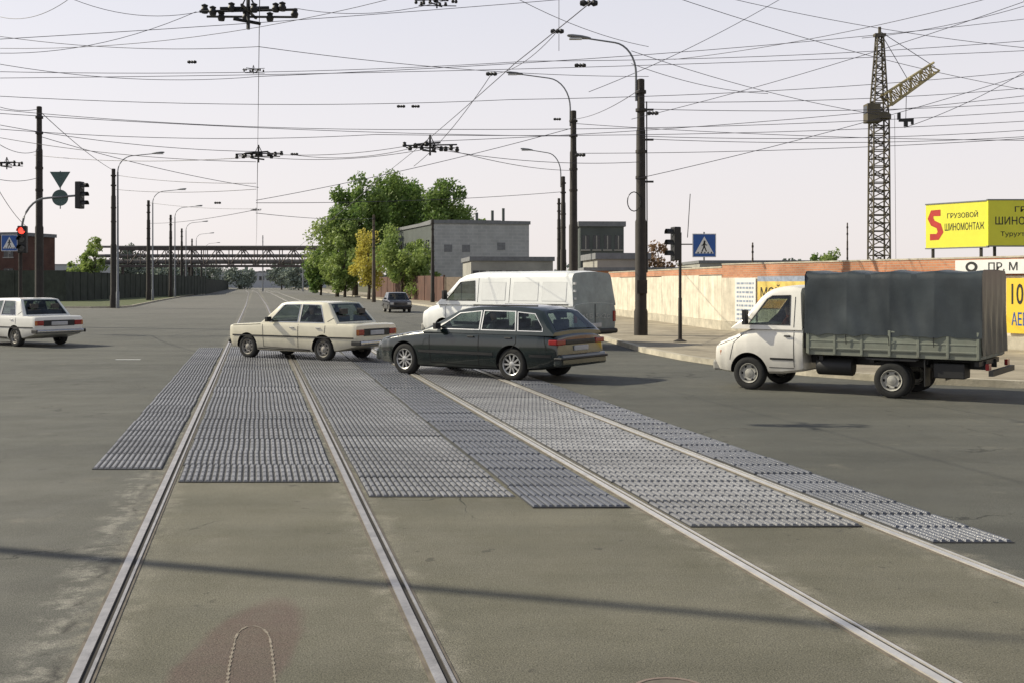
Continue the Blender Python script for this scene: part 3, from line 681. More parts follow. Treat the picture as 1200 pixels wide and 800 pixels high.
def place(sp,label,cat,wheelpt,heading,group=None,scale=1,rx=0):
    h=math.radians(heading); n=Vector((-math.sin(h),math.cos(h)))*sp['hw']*scale*.95; f=Vector((math.cos(h),math.sin(h)))*rx*scale
    c=Vector(wheelpt)-n-f
    return vehicle(sp,label,cat,c,heading,group,scale)
def driver(veh,x,y,z,shirt,label):
    # seated figure: one continuous skinned surface, origin between the shoulders' base
    V=[(0,0,-.50),(-.02,0,-.30),(-.02,0,-.08),(0,0,.06),(.015,0,.13),(.03,0,.20),(.035,0,.29),(-.01,.17,.0),(.10,.22,-.20),(.36,.14,-.13),(.42,.12,-.10),(-.01,-.17,.0),(.10,-.22,-.20),(.36,-.14,-.13),(.42,-.12,-.10)]
    R=[(.16,.13),(.15,.11),(.17,.11),(.07,.07),(.052,.052),(.085,.075),(.08,.072),(.07,.06),(.045,.045),(.03,.03),(.035,.025),(.07,.06),(.045,.045),(.03,.03),(.035,.025)]
    E=[(0,1),(1,2),(2,3),(3,4),(4,5),(5,6),(2,7),(7,8),(8,9),(9,10),(2,11),(11,12),(12,13),(13,14)]
    me=bpy.data.meshes.new('body'); me.from_pydata(V,E,[]); o=link('b',me); o.modifiers.new('s','SKIN'); sv=me.skin_vertices[0].data
    for i,q in enumerate(R): sv[i].radius=q
    sv[0].use_root=True
    o.modifiers.new('d','SUBSURF').levels=2
    bpy.context.view_layer.update(); nm=bpy.data.meshes.new_from_object(o.evaluated_get(bpy.context.evaluated_depsgraph_get())); bpy.data.objects.remove(o)
    nm.materials.clear(); nm.materials.append(shirt); nm.materials.append(SKIN)
    for p in nm.polygons:
        c=p.center; p.material_index=1 if (c.z>.10 or c.x>.34) else 0; p.use_smooth=True
    bpy.context.view_layer.update()
    rr=root('person',label,'person',M=veh.matrix_world@Matrix.Translation((x,y,z)))
    link('body',nm,rr)
    h=MB(); prof=[(0,.115)]+[(.088*math.sin(a),.02+.095*math.cos(a)) for a in (.4,.8,1.2,1.5)]
    h.lathe(prof,16,(.018,0,.25),axis='z'); h.obj('hair',rr,HAIR)
GR='cars crossing the junction'
c1=place(lada(CREAM),'cream boxy four-door saloon car crossing the tram tracks','car',gp(379,423),150,GR)
place(lada(WHITE),'white boxy saloon car driving away past the kerb','car',gp(18,406),146,GR)
c3=place(AUDI,'dark green estate car with alloy wheels on the crossing','car',gp(600,446),144.5,GR)
vehicle(lada(NAVY),'small dark car far down the street','car',(-7.6,70),-76,GR,.9)
driver(c1,.66,.36,.98,SHIRT2,'driver in a grey shirt holding the steering wheel'); driver(c3,.74,.38,1.0,SHIRT2,'driver in a grey shirt seated in the estate car')
HV=141; VS=1.05
h=math.radians(HV); hv=Vector((math.cos(h),math.sin(h))); nv=Vector((-math.sin(h),math.cos(h)))
rc=Vector(gp(672,410)); c=rc-nv*1.0*VS+hv*1.65*VS
van=vehicle(VAN,'white panel van with dusty rear doors behind the estate car','van',c,HV,None,VS)
e=ekids(van,'rear_writing'); e.matrix_local=basis((-1.675,0.80,.80),(0,-1,0)); text(e,'*45Б 5к2с',0,0,1.5,.14,0,mat('dust_writing',(.42,.44,.42),.8),bold=0)
m=MB()
for z in (1.35,1.55,1.75): m.box(-1.675,-1.60,.90,.96,z-.03,z+.03)
m.obj('door_hinge',van,VANG,smooth=0)

# truck -----------------------------------------------------------------
TS=.85
trk=place(TRUCK,'white light truck with dark tarpaulin over its cargo bed','truck',gp(1046,466),144.5,None,TS)
driver(trk,2.22,.42,1.42,SHIRT,'truck driver in a rust red shirt at the wheel')
bx0,bx1,bw=-1.58,1.62,1.0
mb=MB()
for sd in (1,-1): mb.box(-1.58,2.4,sd*.42-.04,sd*.42+.04,.58,.74)
for x in (-1.5,-.6,.4,1.4): mb.box(x-.04,x+.04,-.85,.85,.66,.75)
mb.box(-.08,.08,-.75,.75,.27,.4)
mb.obj('chassis',trk,BLK,smooth=0)
mb=MB(); mb.box(bx0,bx1,-bw,bw,.78,.88)
for sd in (1,-1):
    mb.box(bx0,bx1,sd*bw-.02,sd*bw+.02,.88,1.28)
    for x in [bx0+.02+k*(bx1-bx0-.04)/6 for k in range(7)]: mb.box(x-.025,x+.025,sd*(bw+.02)-.014,sd*(bw+.02)+.014,.80,1.28)
    for z in (.90,1.04,1.24): mb.box(bx0+.0,bx1,sd*(bw+.02)-.008,sd*(bw+.02)+.008,z,z+.03)
mb.box(bx0-.03,bx0+.01,-bw,bw,.80,1.28); mb.box(bx1-.01,bx1+.03,-bw,bw,.80,1.45)
mb.obj('cargo_bed',trk,BEDG,bevel=.006,smooth=0)
mb=MB(); nx=150; secs=[]
zt=2.42
pts=[(bw+.045,1.17),(bw+.045,1.26),(bw+.04,1.4),(bw+.037,1.5),(bw+.035,1.6),(bw+.032,1.72),(bw+.03,1.85),(bw+.025,1.98),(bw+.02,2.1),(bw+.01,2.24),(bw-.01,2.34),(bw-.07,2.40),(bw-.4,2.42),(.3,2.43),(0,2.435)]
full=pts+[(-y,z) for y,z in reversed(pts[:-1])]
rib=[bx0-.03+k*(bx1-bx0+.06)/4 for k in range(5)]
for i in range(nx+1):
    x=bx0-.05+(bx1-bx0+.10)*i/nx
    d=min(abs(x-q) for q in rib); sag=min(1,d/.42)**.7
    ring=[]
    for j,(y,z) in enumerate(full):
        side=1 if abs(y)>bw-.05 else 0
        fold=.0035*math.sin(x*13+1.6*math.sin(z*3))+.003*math.sin(x*21-z*6+1.3*math.sin(x*3))+.007*math.sin(x*4.1+z*3.6)+.004*math.sin(z*9-x*6)
        lw=max(0,(2.3-z))/1.1
        dy=(-.026*sag*math.sin(max(0,min(1,(z-1.2)/1.1))*math.pi)+fold*(.35+lw))*side
        dz=(-.040*sag+.004*math.sin(x*13+y*5))*(1-side)
        if j in (0,len(full)-1): z+=.030*abs(math.sin(x*4.4))+.012*math.sin(x*17)-.01
        ring.append((x,y+(dy if y>0 else -dy),z+dz))
    secs.append(ring)
n=len(full); vs=[p for q in secs for p in q]; fs=[]
for i in range(nx):
    for k in range(n-1): fs.append((i*n+k,i*n+k+1,(i+1)*n+k+1,(i+1)*n+k))
mb.add(vs,fs)
for end,x in ((0,bx0-.05),(nx,bx1+.05)):
    G=24; vv=[];ff=[]
    for a in range(G+1):
        y=-(bw+.03)+(2*bw+.06)*a/G
        for q in range(11):
            ay=abs(y); top=zt+.0-(0 if ay<bw-.1 else (ay-(bw-.1))**2*6)
            z=(.86 if end==0 else 1.2)+(top-(.86 if end==0 else 1.2))*q/10
            w=(.025*math.sin(y*13+z*2)+.014*math.sin(y*27-z*3))*(1-q/10)
            vv.append((x+(-w if end==0 else w),y,z))
    for a in range(G):
        for q in range(10): ff.append((a*11+q,a*11+q+1,(a+1)*11+q+1,(a+1)*11+q))
    mb.add(vv,ff)
mb.obj('tarpaulin',trk,TARP,smooth=60,recalc=False)
mb=MB()
for x in rib[1:-1]:
    for sd in (1,-1): mb.tube([(x,sd*(bw+.05),1.0),(x+.01,sd*(bw+.065),1.18)],.008,4)
mb.obj('tie_rope',trk,BLK)
for sd in (1,-1):
    wheel(trk,0,sd*.87,.34,.18,'truck'); wheel(trk,0,sd*.64,.34,.18,'truck')
    MB().prism([(-.52,.76),(-.44,.72),(.44,.72),(.52,.76)],sd*.98,sd*.52).obj('mudguard',trk,BLK,smooth=0)
    MB().box(-1.72,-1.66,min(sd*.70,sd*.92),max(sd*.70,sd*.92),.60,.72).obj('tail_light',trk,RED,bevel=.01,smooth=0)
    MB().box(-.62,-.60,min(sd*.60,sd*.97),max(sd*.60,sd*.97),.26,.76).obj('mud_flap',trk,BLK,smooth=0)
MB().box(-1.80,-1.72,-.95,.95,.50,.60).obj('underrun_bar',trk,BLK,smooth=0)
MB().box(-1.3,-.75,.45,.90,.42,.70).obj('tool_box',trk,BLK,bevel=.02,smooth=0)
MB().lathe([(0,-.35),(.17,-.35),(.18,-.33),(.18,.33),(.17,.35),(0,.35)],20,(1.15,.70,.55),axis='x').obj('fuel_tank',trk,BLK)
MB().box(1.64,1.74,-.9,.9,.9,1.3).obj('cab_back_frame',trk,BLK,smooth=0)

# ------------------------------------------------------------ poles and lamps
def pole(X,Y,Hh,r=.16,m=POLE,label='dark steel tram pole at the kerb',bands=True,group='overhead line poles'):
    R_=root('pole',label,'pole',(X,Y,0),0,group)
    mb=MB(); mb.lathe([(0,0),(r*1.35,0),(r*1.35,.9),(r*1.15,1.0),(r*1.12,Hh*.45),(r*.95,Hh*.46),(r*.9,Hh*.8),(r*.75,Hh*.81),(r*.72,Hh-.02),(r*.5,Hh),(0,Hh)],16,axis='z'); mb.obj('mast',R_,m)
    if bands:
        for z in (Hh*.95,Hh*.88,Hh*.72,Hh*.62):
            mb=MB(); mb.lathe([(r*.6,-.05),(r*1.05,-.05),(r*1.05,.05),(r*.6,.05)],14,(0,0,z),axis='z'); mb.obj('clamp',R_,POLE)
    return R_
def lamp(X,Y,z0,reach,rise,label,parent=None,dirx=-1,own=0,sc=1):
    R_=parent or root('street_lamp',label,'street lamp',(X,Y,0),0,'street lamps')
    if own: MB().lathe([(0,0),(.13,0),(.12,1.2),(.085,1.25),(.06,z0),(0,z0)],12,axis='z').obj('post',R_,LAMPG if own==1 else POLEB)
    base=Vector((0,0,z0)) if own else Vector((-.16,0,z0-.9))
    P=[base]
    if not own: P.append(Vector((-.16,0,z0)))
    for k in range(1,9):
        a=k/8*math.pi*.47; P.append(Vector((dirx*(reach*.45)*(1-math.cos(a))+P[0].x,0,z0+rise*math.sin(a))))
    end=Vector((dirx*reach,0,z0+rise*1.12)); P.append(end)
    MB().tube(P,.04*sc,8,.028*sc).obj('bracket_arm',R_,LAMPG if own!=2 else POLEB)
    mb=MB(); L0=.75*sc; w=.13*sc
    def sec(t,wf,hf): x=end.x+dirx*L0*t; return [(x,w*wf*math.cos(a),end.z+.09*t+.02+hf*.07*sc*math.sin(a)) for a in [k*math.pi/5 for k in range(10)]]
    mb.loft([sec(-.12,.3,.4),sec(0,.5,.7),sec(.3,1,1),sec(.75,1,.95),sec(.95,.7,.6),sec(1,.3,.3)]); mb.obj('lamp_head',R_,LAMPG)
    MB().box(min(end.x+dirx*L0*.3,end.x+dirx*L0*.9),max(end.x+dirx*L0*.3,end.x+dirx*L0*.9),-w*.7,w*.7,end.z-.03,end.z+.02).obj('lamp_lens',R_,LENS,bevel=.01,smooth=0)
    return R_
X,Y=gp(751,397); p1=pole(X,Y,H+239*Y/F,.17,label='thick dark steel pole with lamp bracket and wires at the kerb')
lamp(0,0,H+245*Y/F,1.75,1.05,'',p1,sc=.95)
mb=MB(); c0=Vector((-.25,-.2,H+95*Y/F))
mb.tube([c0+Vector((.22*math.cos(a),0,.32*math.sin(a))) for a in [k*math.pi/8 for k in range(17)]],.018,5,cap=False); mb.obj('cable_coil',p1,BLK)
for z in (5.2,6.6,7.6): MB().box(.12,.42,-.05,.05,z,z+.06).obj('wire_bracket',p1,BLK,smooth=0)
MB().box(-.17,.17,-.36,-.20,1.5,1.95).obj('junction_box',p1,POLE,bevel=.01,smooth=0)
MB().tube([(.19,-.02,7.9),(.21,-.02,2.2)],.022,6).obj('cable_pipe',p1,BLK)
Y=54; p2=pole((672-600)/F*Y,Y,H+202*Y/F,.20,label='dark steel tram pole with lamp bracket behind the van'); lamp(0,0,H+205*Y/F,2.6,1.5,'',p2)
Y=72; p3=pole((660-600)/F*Y,Y,H+125*Y/F,.18,label='dark steel pole with lamp bracket further along the street'); lamp(0,0,H+128*Y/F,2.1,1.4,'',p3)
Y=86; pole((655-600)/F*Y,Y,8.6,.15)
Y=46; pole((46-600)/F*Y,Y,H+207*Y/F,.15,label='tall dark pole by the corner signals')
for i,(x,t) in enumerate([(133,198),(174,235),(200,252),(213,268),(225,280),(236,290)]):
    Y=F*8.5/(332-t); pole((x-600)/F*Y,Y,10.35,.19,label='dark steel tram pole along the far kerb')
    lamp((x+5-600)/F*(Y-1),Y-1,10.0,2.6,1.2,'tall grey street lamp with curved arm along the kerb',None,1,1,1.1)
X=(438-600)/F*105; pole(X,105,H+80*105/F,.15,POLEB,'slim brown pole beside the autumn trees')
pole((507-600)/F*98,98,H+75*98/F,.15,POLE,'dark pole in front of the grey building')
pole((415-600)/F*150,150,H+40*150/F,.12,LAMPG,'thin grey pole near the gantry'); pole((993-600)/F*60,60,5.2,.05,POLEB,'thin post behind the wall'); pole((882-600)/F*52,52,3.8,.05,POLEB,'thin post behind the wall')
for x,t in ((308,276),(366,285),(355,300)): Y=240; pole((x-600)/F*Y,Y,H+(332-t)*Y/F,.14,LAMPG,'hazy lamp post far down the street')
# poles outside the picture whose shadow crosses the road
q=pole(-15.3,11.15,13.2,.085,label='dark steel pole beside the near lane',bands=False); MB().tube([(0,0,13),(2.5,-.6,13.6),(6,-1.7,13.7)],.03,8,.02).obj('shadow_arm',q,POLE)  # unseen arm added to carry the pole's shadow on as a thin line
pole(-21,17.5,9,.12,label='dark steel pole beside the near lane')

# traffic lights and road signs
def signal(par,x,y,z,face,lit=None,name='signal_head'):
    e=ekids(par,name,(x,y,z)); e.rotation_euler=(0,0,face)   # faces local -Y
    MB().box(-.16,.16,-.10,.12,-.50,.50).obj('housing',e,BLK,bevel=.03,smooth=0)
    for k,zz in enumerate((.32,0,-.32)):
        MB().lathe([(0,-.115),(.105,-.115),(.12,-.10)],20,(0,0,zz)).obj('lens',e,TLRED if lit==k else TLOFF)
        m=MB(); vs=[];fs=[]
        for q in range(13):
            a=math.radians(-10+200*q/12); 
            for yy in (-.10,-.30): vs.append((.125*math.cos(a),yy,zz+.125*math.sin(a)))
        for q in range(12): fs.append((2*q,2*q+1,2*q+3,2*q+2))
        m.add(vs,fs); m.obj('visor',e,BLK,recalc=False)
    return e
def crossing_sign(label,c,w,yaw=0):
    r=root('crossing_sign',label,'road sign',M=Matrix.Translation(c)@Matrix.Rotation(yaw,4,'Z')@basis((0,0,0),(1,0,0)))
    MB().box(-w/2,w/2,-w/2,w/2,-.02,0).obj('plate',r,[BLUE],bevel=.004,smooth=0)
    fr=MB(); t=.02*w
    for a in ((-w/2,w/2,w/2-t*1.5,w/2),(-w/2,w/2,-w/2,-w/2+t*1.5),(-w/2,-w/2+t*1.5,-w/2+t*1.5,w/2-t*1.5),(w/2-t*1.5,w/2,-w/2+t*1.5,w/2-t*1.5)): fr.box(a[0],a[1],a[2],a[3],0.001,.004)
    fr.obj('border',r,SWHITE,smooth=0)
    MB().add([(-w*.40,-w*.34,.004),(w*.40,-w*.34,.004),(0,w*.38,.004)],[(0,1,2)]).obj('triangle',r,SWHITE,smooth=0,recalc=False)
    m=MB(); z=.008; k=w
    m.lathe([(0,z),(.045*k,z)],12,(0.01*k,.16*k,0),axis='z')
    def q(a,b,wd):
        a=Vector(a)*k;b=Vector(b)*k;d=(b-a).normalized();n=Vector((-d.y,d.x))*wd*k/2
        m.add([(a.x+n.x,a.y+n.y,z),(a.x-n.x,a.y-n.y,z),(b.x-n.x,b.y-n.y,z),(b.x+n.x,b.y+n.y,z)],[(0,1,2,3)])
    q((0,.12),(-.01,-.06),.08); q((-.01,-.04),(-.10,-.26),.05); q((0,-.04),(.09,-.26),.05); q((0,.09),(-.11,-.02),.035); q((0,.09),(.11,.0),.035)
    for i in range(5): q((-.28+i*.14,-.33),(-.24+i*.14,-.28),.05)
    m.obj('walking_figure',r,SBLACK,smooth=0,recalc=False)
    MB().box(-.02,.02,-w/2-.1,w/2+.05,-.06,-.025).obj('fixing_bracket',r,LAMPG,smooth=0)
    return r
X,Y=gp(797,405)
r=root('traffic_light','slim post with black traffic light seen from the side','traffic light',(X,Y,.0))
MB().lathe([(0,0),(.22,0),(.20,.14),(.06,.2),(.055,1.4),(.045,1.42),(.045,3.35),(0,3.35)],12,axis='z').obj('post',r,POLE)
signal(r,-.14,0,H+(332-286)*Y/F,math.radians(-75))
crossing_sign('square blue pedestrian crossing sign on the signal post',Vector(at(825,288,Y))+Vector((0,-.05,0)),.70)
MB().tube([(0,0,3.0),(.6,-.03,3.0)],.02).obj('sign_arm',r,POLE)
MB().tube([(.22,0,3.2),(.30,0,4.5)],.012).obj('aerial',r,POLE)
Y=40; X=(24-600)/F*Y
r=root('traffic_light','corner signal post with lit red lamp and overhanging arm','traffic light',(X,Y,0))
MB().lathe([(0,0),(.16,0),(.07,.3),(.06,3.9),(0,3.9)],12,axis='z').obj('post',r,POLE)
signal(r,.12,-.1,H+51*Y/F,math.radians(5),0)
P=[Vector((.05,0,3.2))]
for k in range(9): a=k/8*math.pi/2; P.append(Vector((.05+.95*(1-math.cos(a)),0,3.8+1.2*math.sin(a))))
P+= [Vector((2.2,0,5.1))]
MB().tube(P,.04,8).obj('overhanging_arm',r,LAMPG)
signal(r,2.2,0,H+103*Y/F,math.radians(80))
m=MB(); cx=(70-24)/F*Y; cz=H+121*Y/F
m.prism([(cx-.38,cz+.3),(cx+.38,cz+.3),(cx,cz-.32)],.02,.04); m.obj('triangular_plate',r,SGREY,smooth=0)
m=MB(); m.lathe([(0,.02),(.30,.02),(.30,.04),(0,.04)],28,(cx,0,H+100*Y/F)); m.obj('round_plate',r,SGREY)
MB().tube([(cx,.05,4.6),(cx,.05,6.0)],.02).obj('sign_bracket',r,LAMPG)
crossing_sign('square blue pedestrian crossing sign beside the red signal',Vector(at(11,285,39.8)),.60)

# ------------------------------------------------------------ the wall with adverts
def wallseg(a,b,h0,hb,label,pitch=2.9,lowbrick=False):
    a=Vector((*a,0));b=Vector((*b,0)); L_=(b-a).length; M=basis(a,b-a)
    r=root('brick_wall',label,'wall',M=M,group='roadside wall sections')
    MB().box(0,L_-.02,0,.45,-.1,.02).obj('plinth',r,CONC,smooth=0)
    n=max(1,round(L_/pitch)); pw=L_/n; m=MB()
    for i in range(n):
        dz=random.uniform(-.01,.01); dh=random.uniform(-.04,.0)
        m.mat(0).box(i*pw+.012,(i+1)*pw-.012,.452,h0+dh,-.07+dz,0+dz*.6)
    m.mat(0).box(0.03,L_-.03,.46,h0-.04,-.13,-.10)
    m.obj('cream_panels',r,[CREAMW],smooth=0,bevel=.006)
    MB().box(0,L_-.01,h0+.003,hb,-.20,-.03).obj('brick_course',r,WBRICK,smooth=0)
    MB().box(0,L_-.01,hb+.003,hb+.05,-.22,-.01).obj('coping',r,CONC,smooth=0)
    return M
M1=wallseg(W[0],W[1],2.16,2.42,'cream panel wall with brick top along the pavement')
M2=wallseg(W[1],W[2],2.05,2.52,'cream panel wall with orange brick top and painted adverts')
M3=wallseg(W[2],W[3],2.0,2.75,'wall section with orange brick top behind the truck'); M4=wallseg(W[3],W[4],2.1,2.75,'wall section continuing beyond the truck')
def onwall(px,i):
    a=Vector(W[i]);b=Vector(W[i+1]); k=(px-600)/F; d=b-a
    t=(k*a.y-a.x)/(d.x-k*d.y); p=a+d*t; return t*d.length,p.y
def advert(px0,px1,pyt,pyb,i,m,label,texts=(),name='advert_board',off=.06):
    u0,Y0=onwall(px0,i);u1,Y1=onwall(px1,i); Ym=(Y0+Y1)/2; z1=H+(HY-pyt)*Ym/F; z0=H+(HY-pyb)*Ym/F
    M=(M1,M2,M3,M4)[i]@Matrix.Translation((u0,z0,off)); r=root(name,label,'advert',M=M); w=u1-u0;h_=z1-z0
    MB().box(0,w,0,h_,-.03,0).obj('panel',r,m,smooth=0)
    for s_,x,y,ww,hh,mm in texts: text(r,s_,x*w,y*h_,ww*w,hh*h_,.004,mm)
    return r,w,h_
r,w,h_=advert(863,887,326,378,1,SWHITE,'white paper notice with rows of faded blue print')
mb=MB(); rn=random.Random(2)
for k in range(9):
    x=.08*w; y=h_*(.90-.10*k)
    while x<w*.85:
        l=rn.uniform(.05,.16)*w; mb.box(x,min(x+l,.92*w),y-.045*h_,y,.002,.004); x+=l+.04*w
mb.obj('faded_print',r,FBLUE,smooth=0)
advert(889,954,324,330,1,FBLUE,'faded blue strip above the painted car wash advert',off=.05)
advert(889,954,330,352,1,WORNY,'worn yellow painted car wash advert on the wall',[('МОЙКА',.06,.15,.62,.68,SBLACK)],off=.05)
advert(889,954,352,362,1,SORG,'faded orange strip below the painted car wash advert',off=.045)
r,w,h_=advert(1181,1262,326,392,2,ORY,'orange-yellow painted service advert behind the truck',[('10',.08,.52,.18,.38,SBLACK),('АЕВ',.08,.14,.24,.24,BLUE)])
r,w,h_=advert(1122,1262,304,321,2,SWHITE,'long white street address board on top of the wall',[('ПР. М',.30,.22,.25,.58,SBLACK)],name='address_board',off=.09)
mb=MB(); mb.add([(w*.15+w*.055*math.cos(a),h_*.5+h_*.38*math.sin(a),.004) for a in [k*math.pi/12 for k in range(24)]],[tuple(range(24))]); mb.obj('dark_oval_emblem',r,SBLACK,smooth=0,recalc=False)
mb=MB(); mb.add([(w*.15+w*.03*math.cos(a),h_*.5+h_*.2*math.sin(a),.007) for a in [k*math.pi/12 for k in range(24)]],[tuple(range(24))]); mb.obj('emblem_centre',r,SWHITE,smooth=0,recalc=False)
b=root('brick_building','low orange brick outbuilding at the end of the wall','building',(6.6,62,0))
MB().box(-2.3,3.5,0,6,0,2.55).obj('wall',b,WBRICK,smooth=0); MB().box(-2.5,3.7,-.2,6.2,2.553,2.75).obj('roof',b,ROOFG,smooth=0); MB().box(-1.9,-1.0,-.03,0,1.0,1.8).obj('window',b,BWIN,smooth=0)

# billboard
def board(px0,Y0,px1,Y1,pyt,pyb,m,label,texts,extra=None):
    a=at(px0,pyb,Y0);bb=at(px1,pyb,Y1); a.z=bb.z=H+(HY-pyb)*Y1/F; hgt=(pyb-pyt)*Y1/F
    M=basis(a,(bb-a)); w=(bb-a).length; r=root('billboard',label,'billboard',M=M)
    MB().box(0,w,0,hgt,-.12,0).obj('panel',r,m,smooth=0)
    for q in ((-.03,w+.03,-.05,0),(-.03,w+.03,hgt,hgt+.05)): MB().box(*q,-.14,.02).obj('frame',r,LAMPG,smooth=0)
    for x in (.3,w-.3): MB().box(x-.05,x+.05,-a.z,-.052,-.12,-.03).obj('post',r,POLE,smooth=0)
    for s_,x,y,ww,hh,mm in texts: text(r,s_,x*w,y*hgt,ww*w,hh*hgt,.004,mm)
    return r,w,hgt
r,w,hg=board(1085,47.5,1156.5,45.2,236,289,YEL,'yellow truck tyre service billboard above the wall',[('ГРУЗОВОЙ',.36,.66,.50,.15,SBLACK),('ШИНОМОНТАЖ',.32,.38,.64,.17,SBLACK)])
P=[(.25,.80),(.11,.80),(.08,.68),(.12,.57),(.22,.50),(.25,.36),(.20,.25),(.07,.25)]
mm=MB(); pts=[Vector((p[0]*w,p[1]*hg)) for p in P]; vs=[];fs=[]
for i,p in enumerate(pts):
    d=(pts[min(i+1,len(pts)-1)]-pts[max(i-1,0)]).normalized(); n_=Vector((-d.y,d.x))*.14; vs+=[(p.x+n_.x,p.y+n_.y,.005),(p.x-n_.x,p.y-n_.y,.005)]
for i in range(len(pts)-1): fs.append((2*i,2*i+1,2*i+3,2*i+2))
mm.add(vs,fs)
mm.obj('red_emblem',r,SRED,smooth=0,recalc=False)
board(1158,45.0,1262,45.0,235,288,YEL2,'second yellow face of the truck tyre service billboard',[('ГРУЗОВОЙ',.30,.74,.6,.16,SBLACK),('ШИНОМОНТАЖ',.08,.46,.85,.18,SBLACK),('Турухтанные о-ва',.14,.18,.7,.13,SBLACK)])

# ------------------------------------------------------------ buildings
def building(name,label,a,b,depth,h,m,wins=None,roof=True,parapet=.4,z0=0):
    a=Vector((*a,0));b=Vector((*b,0)); M=basis(a,b-a); w=(b-a).length
    r=root(name,label,'building',M=M)
    MB().box(0,w,z0,h,-depth,0).obj('wall',r,m,smooth=0)
    if roof: MB().box(-.15,w+.15,h+.003,h+parapet,-depth-.15,.15).obj('roof',r,ROOFG,smooth=0)
    if wins:
        nx,nz,ww,wh,zz,dz=wins
        for i in range(nx):
            for j in range(nz):
                x=w*(i+.5)/nx; z=zz+dz*j
                q=MB(); q.mat(0).box(x-ww/2,x+ww/2,z,z+wh,.0,.03); q.mat(1).box(x-.04,x+.04,z+.03,z+wh-.03,.031,.05); q.mat(1).box(x-ww/2-.08,x+ww/2+.08,z-.12,z-.003,.0,.10)
                q.obj('window',r,[BWIN,GREYB],smooth=0)
    return r,w
def P2(px,Y): return ((px-600)/F*Y,Y)
g,w=building('grey_building','large grey block workshop building behind the trees',P2(506,130),P2(620,133),16,9.05,GBRICK)
for i,x in enumerate((6.2,8.2,9.6)): MB().tube([(x,9.4,-3),(x,10.6+.3*i,-3)],.18,8).obj('roof_vent',g,DARKB)
MB().box(3.0,9.8,9.05+.42,9.05+.75,-9,-5).obj('roof_parapet',g,ROOFG,smooth=0)
for x,z in ((2.0,5.6),(4.2,5.6),(8.6,5.9)): MB().box(x-.5,x+.5,z,z+.9,.0,.03).obj('vent_grille',g,ROOFG,smooth=0)
building('grey_building','grey side wing with a row of windows',P2(466,147),P2(505.5,130.2),6,8.9,DARKB,(5,2,1.6,1.5,2.4,3.2))
building('low_building','low grey garage with flat roof beside the street',P2(552,100),P2(648,101),9,3.9,GREYB,(5,1,1.2,1.0,2.0,1))
building('dark_building','dark two-storey building with windows behind the poles',P2(680,85),P2(731,85.2),6,6.3,DARKB,(4,2,.55,1.1,2.6,1.9))
building('low_building','low shed with grey roof beyond the wall',P2(700,70),P2(760,70.3),6,3.4,GREYB)
building('brick_building','dark red brick building behind the fence',P2(-160,128),P2(22,122),6,7.2,DBRICK,(8,2,1.3,1.3,2.2,2.6))
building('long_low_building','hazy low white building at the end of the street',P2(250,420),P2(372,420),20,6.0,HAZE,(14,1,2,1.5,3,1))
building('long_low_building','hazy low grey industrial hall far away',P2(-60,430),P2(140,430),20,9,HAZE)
building('long_low_building','low pale warehouse beyond the roadside wall',P2(820,150),P2(1010,150),20,4.6,GREYB)
# fences
def fence(a,b,h,m,label,name='fence',step=2.5):
    a=Vector((*a,0));b=Vector((*b,0)); M=basis(a,b-a); w=(b-a).length; r=root(name,label,'fence',M=M)
    n=max(1,int(w/step)); q=w/n; mm=MB()
    for i in range(n): mm.box(i*q+.07,(i+1)*q-.07,0.05,h-.02-(.12 if i%5==3 else 0),-.08,0)
    mm.obj('panel',r,m,smooth=0)
    for i in range(n+1): MB().box(i*q-.065,i*q+.065,0,h,-.12,.05).obj('post',r,m,smooth=0)
    return r
fence((-90,110),(-43,104),3.1,DFENCE,'dark weathered concrete panel fence behind the verge')
fence((-43,104),(-51,180),3.0,DFENCE,'dark weathered concrete panel fence along the street'); fence((-51,180),(-84,320),2.6,DFENCE,'dark fence continuing down the street',step=4)
fence(P2(440,136),P2(520,100),2.6,DBRICK,'old red brick fence with faded graffiti',step=4)
fence(P2(522,96),P2(600,88),2.4,mat('faded_fence',(.20,.16,.12),.9),'brown board fence beside the pavement',step=2)
# pipe gantry over the street
r=root('pipe_gantry','brown steel pipe bridge spanning the street','pipe bridge',(0,0,0))
m=MB(); x0,x1=(135-600)/F*200,(372-600)/F*200; Yg=200
z0,z1=H+20*200/F,H+40*200/F
for yy in (Yg,Yg+2.5):
    for z in (z0,z1): m.box(x0,x1,yy-.12,yy+.12,z-.20,z+.20)
    n=16
    for i in range(n):
        xa=x0+(x1-x0)*i/n; xb=x0+(x1-x0)*(i+1)/n
        m.tube([(xa,yy,z0),(xb,yy,z1)] if i%2 else [(xa,yy,z1),(xb,yy,z0)],.09,4); m.tube([(xa,yy,z0),(xa,yy,z1)],.09,4)
m.obj('truss',r,PIPE,smooth=0)
m=MB()
for k,(z,rr) in enumerate(((z0+.8,.45),(z0+1.9,.32),(z1+.45,.22))): m.tube([(x0-4,Yg+.6+.5*k,z),(x1+3,Yg+.6+.5*k,z)],rr,10)
m.obj('pipe',r,mat('pipe_lagging',(.15,.14,.13),.7,0,.3,.5))
m=MB()
for x in (x0+.5,x0+13,x1-.6):
    for yy in (Yg,Yg+2.5): m.box(x-.2,x+.2,yy-.2,yy+.2,0,z0-.18)
m.obj('leg',r,PIPE,smooth=0)

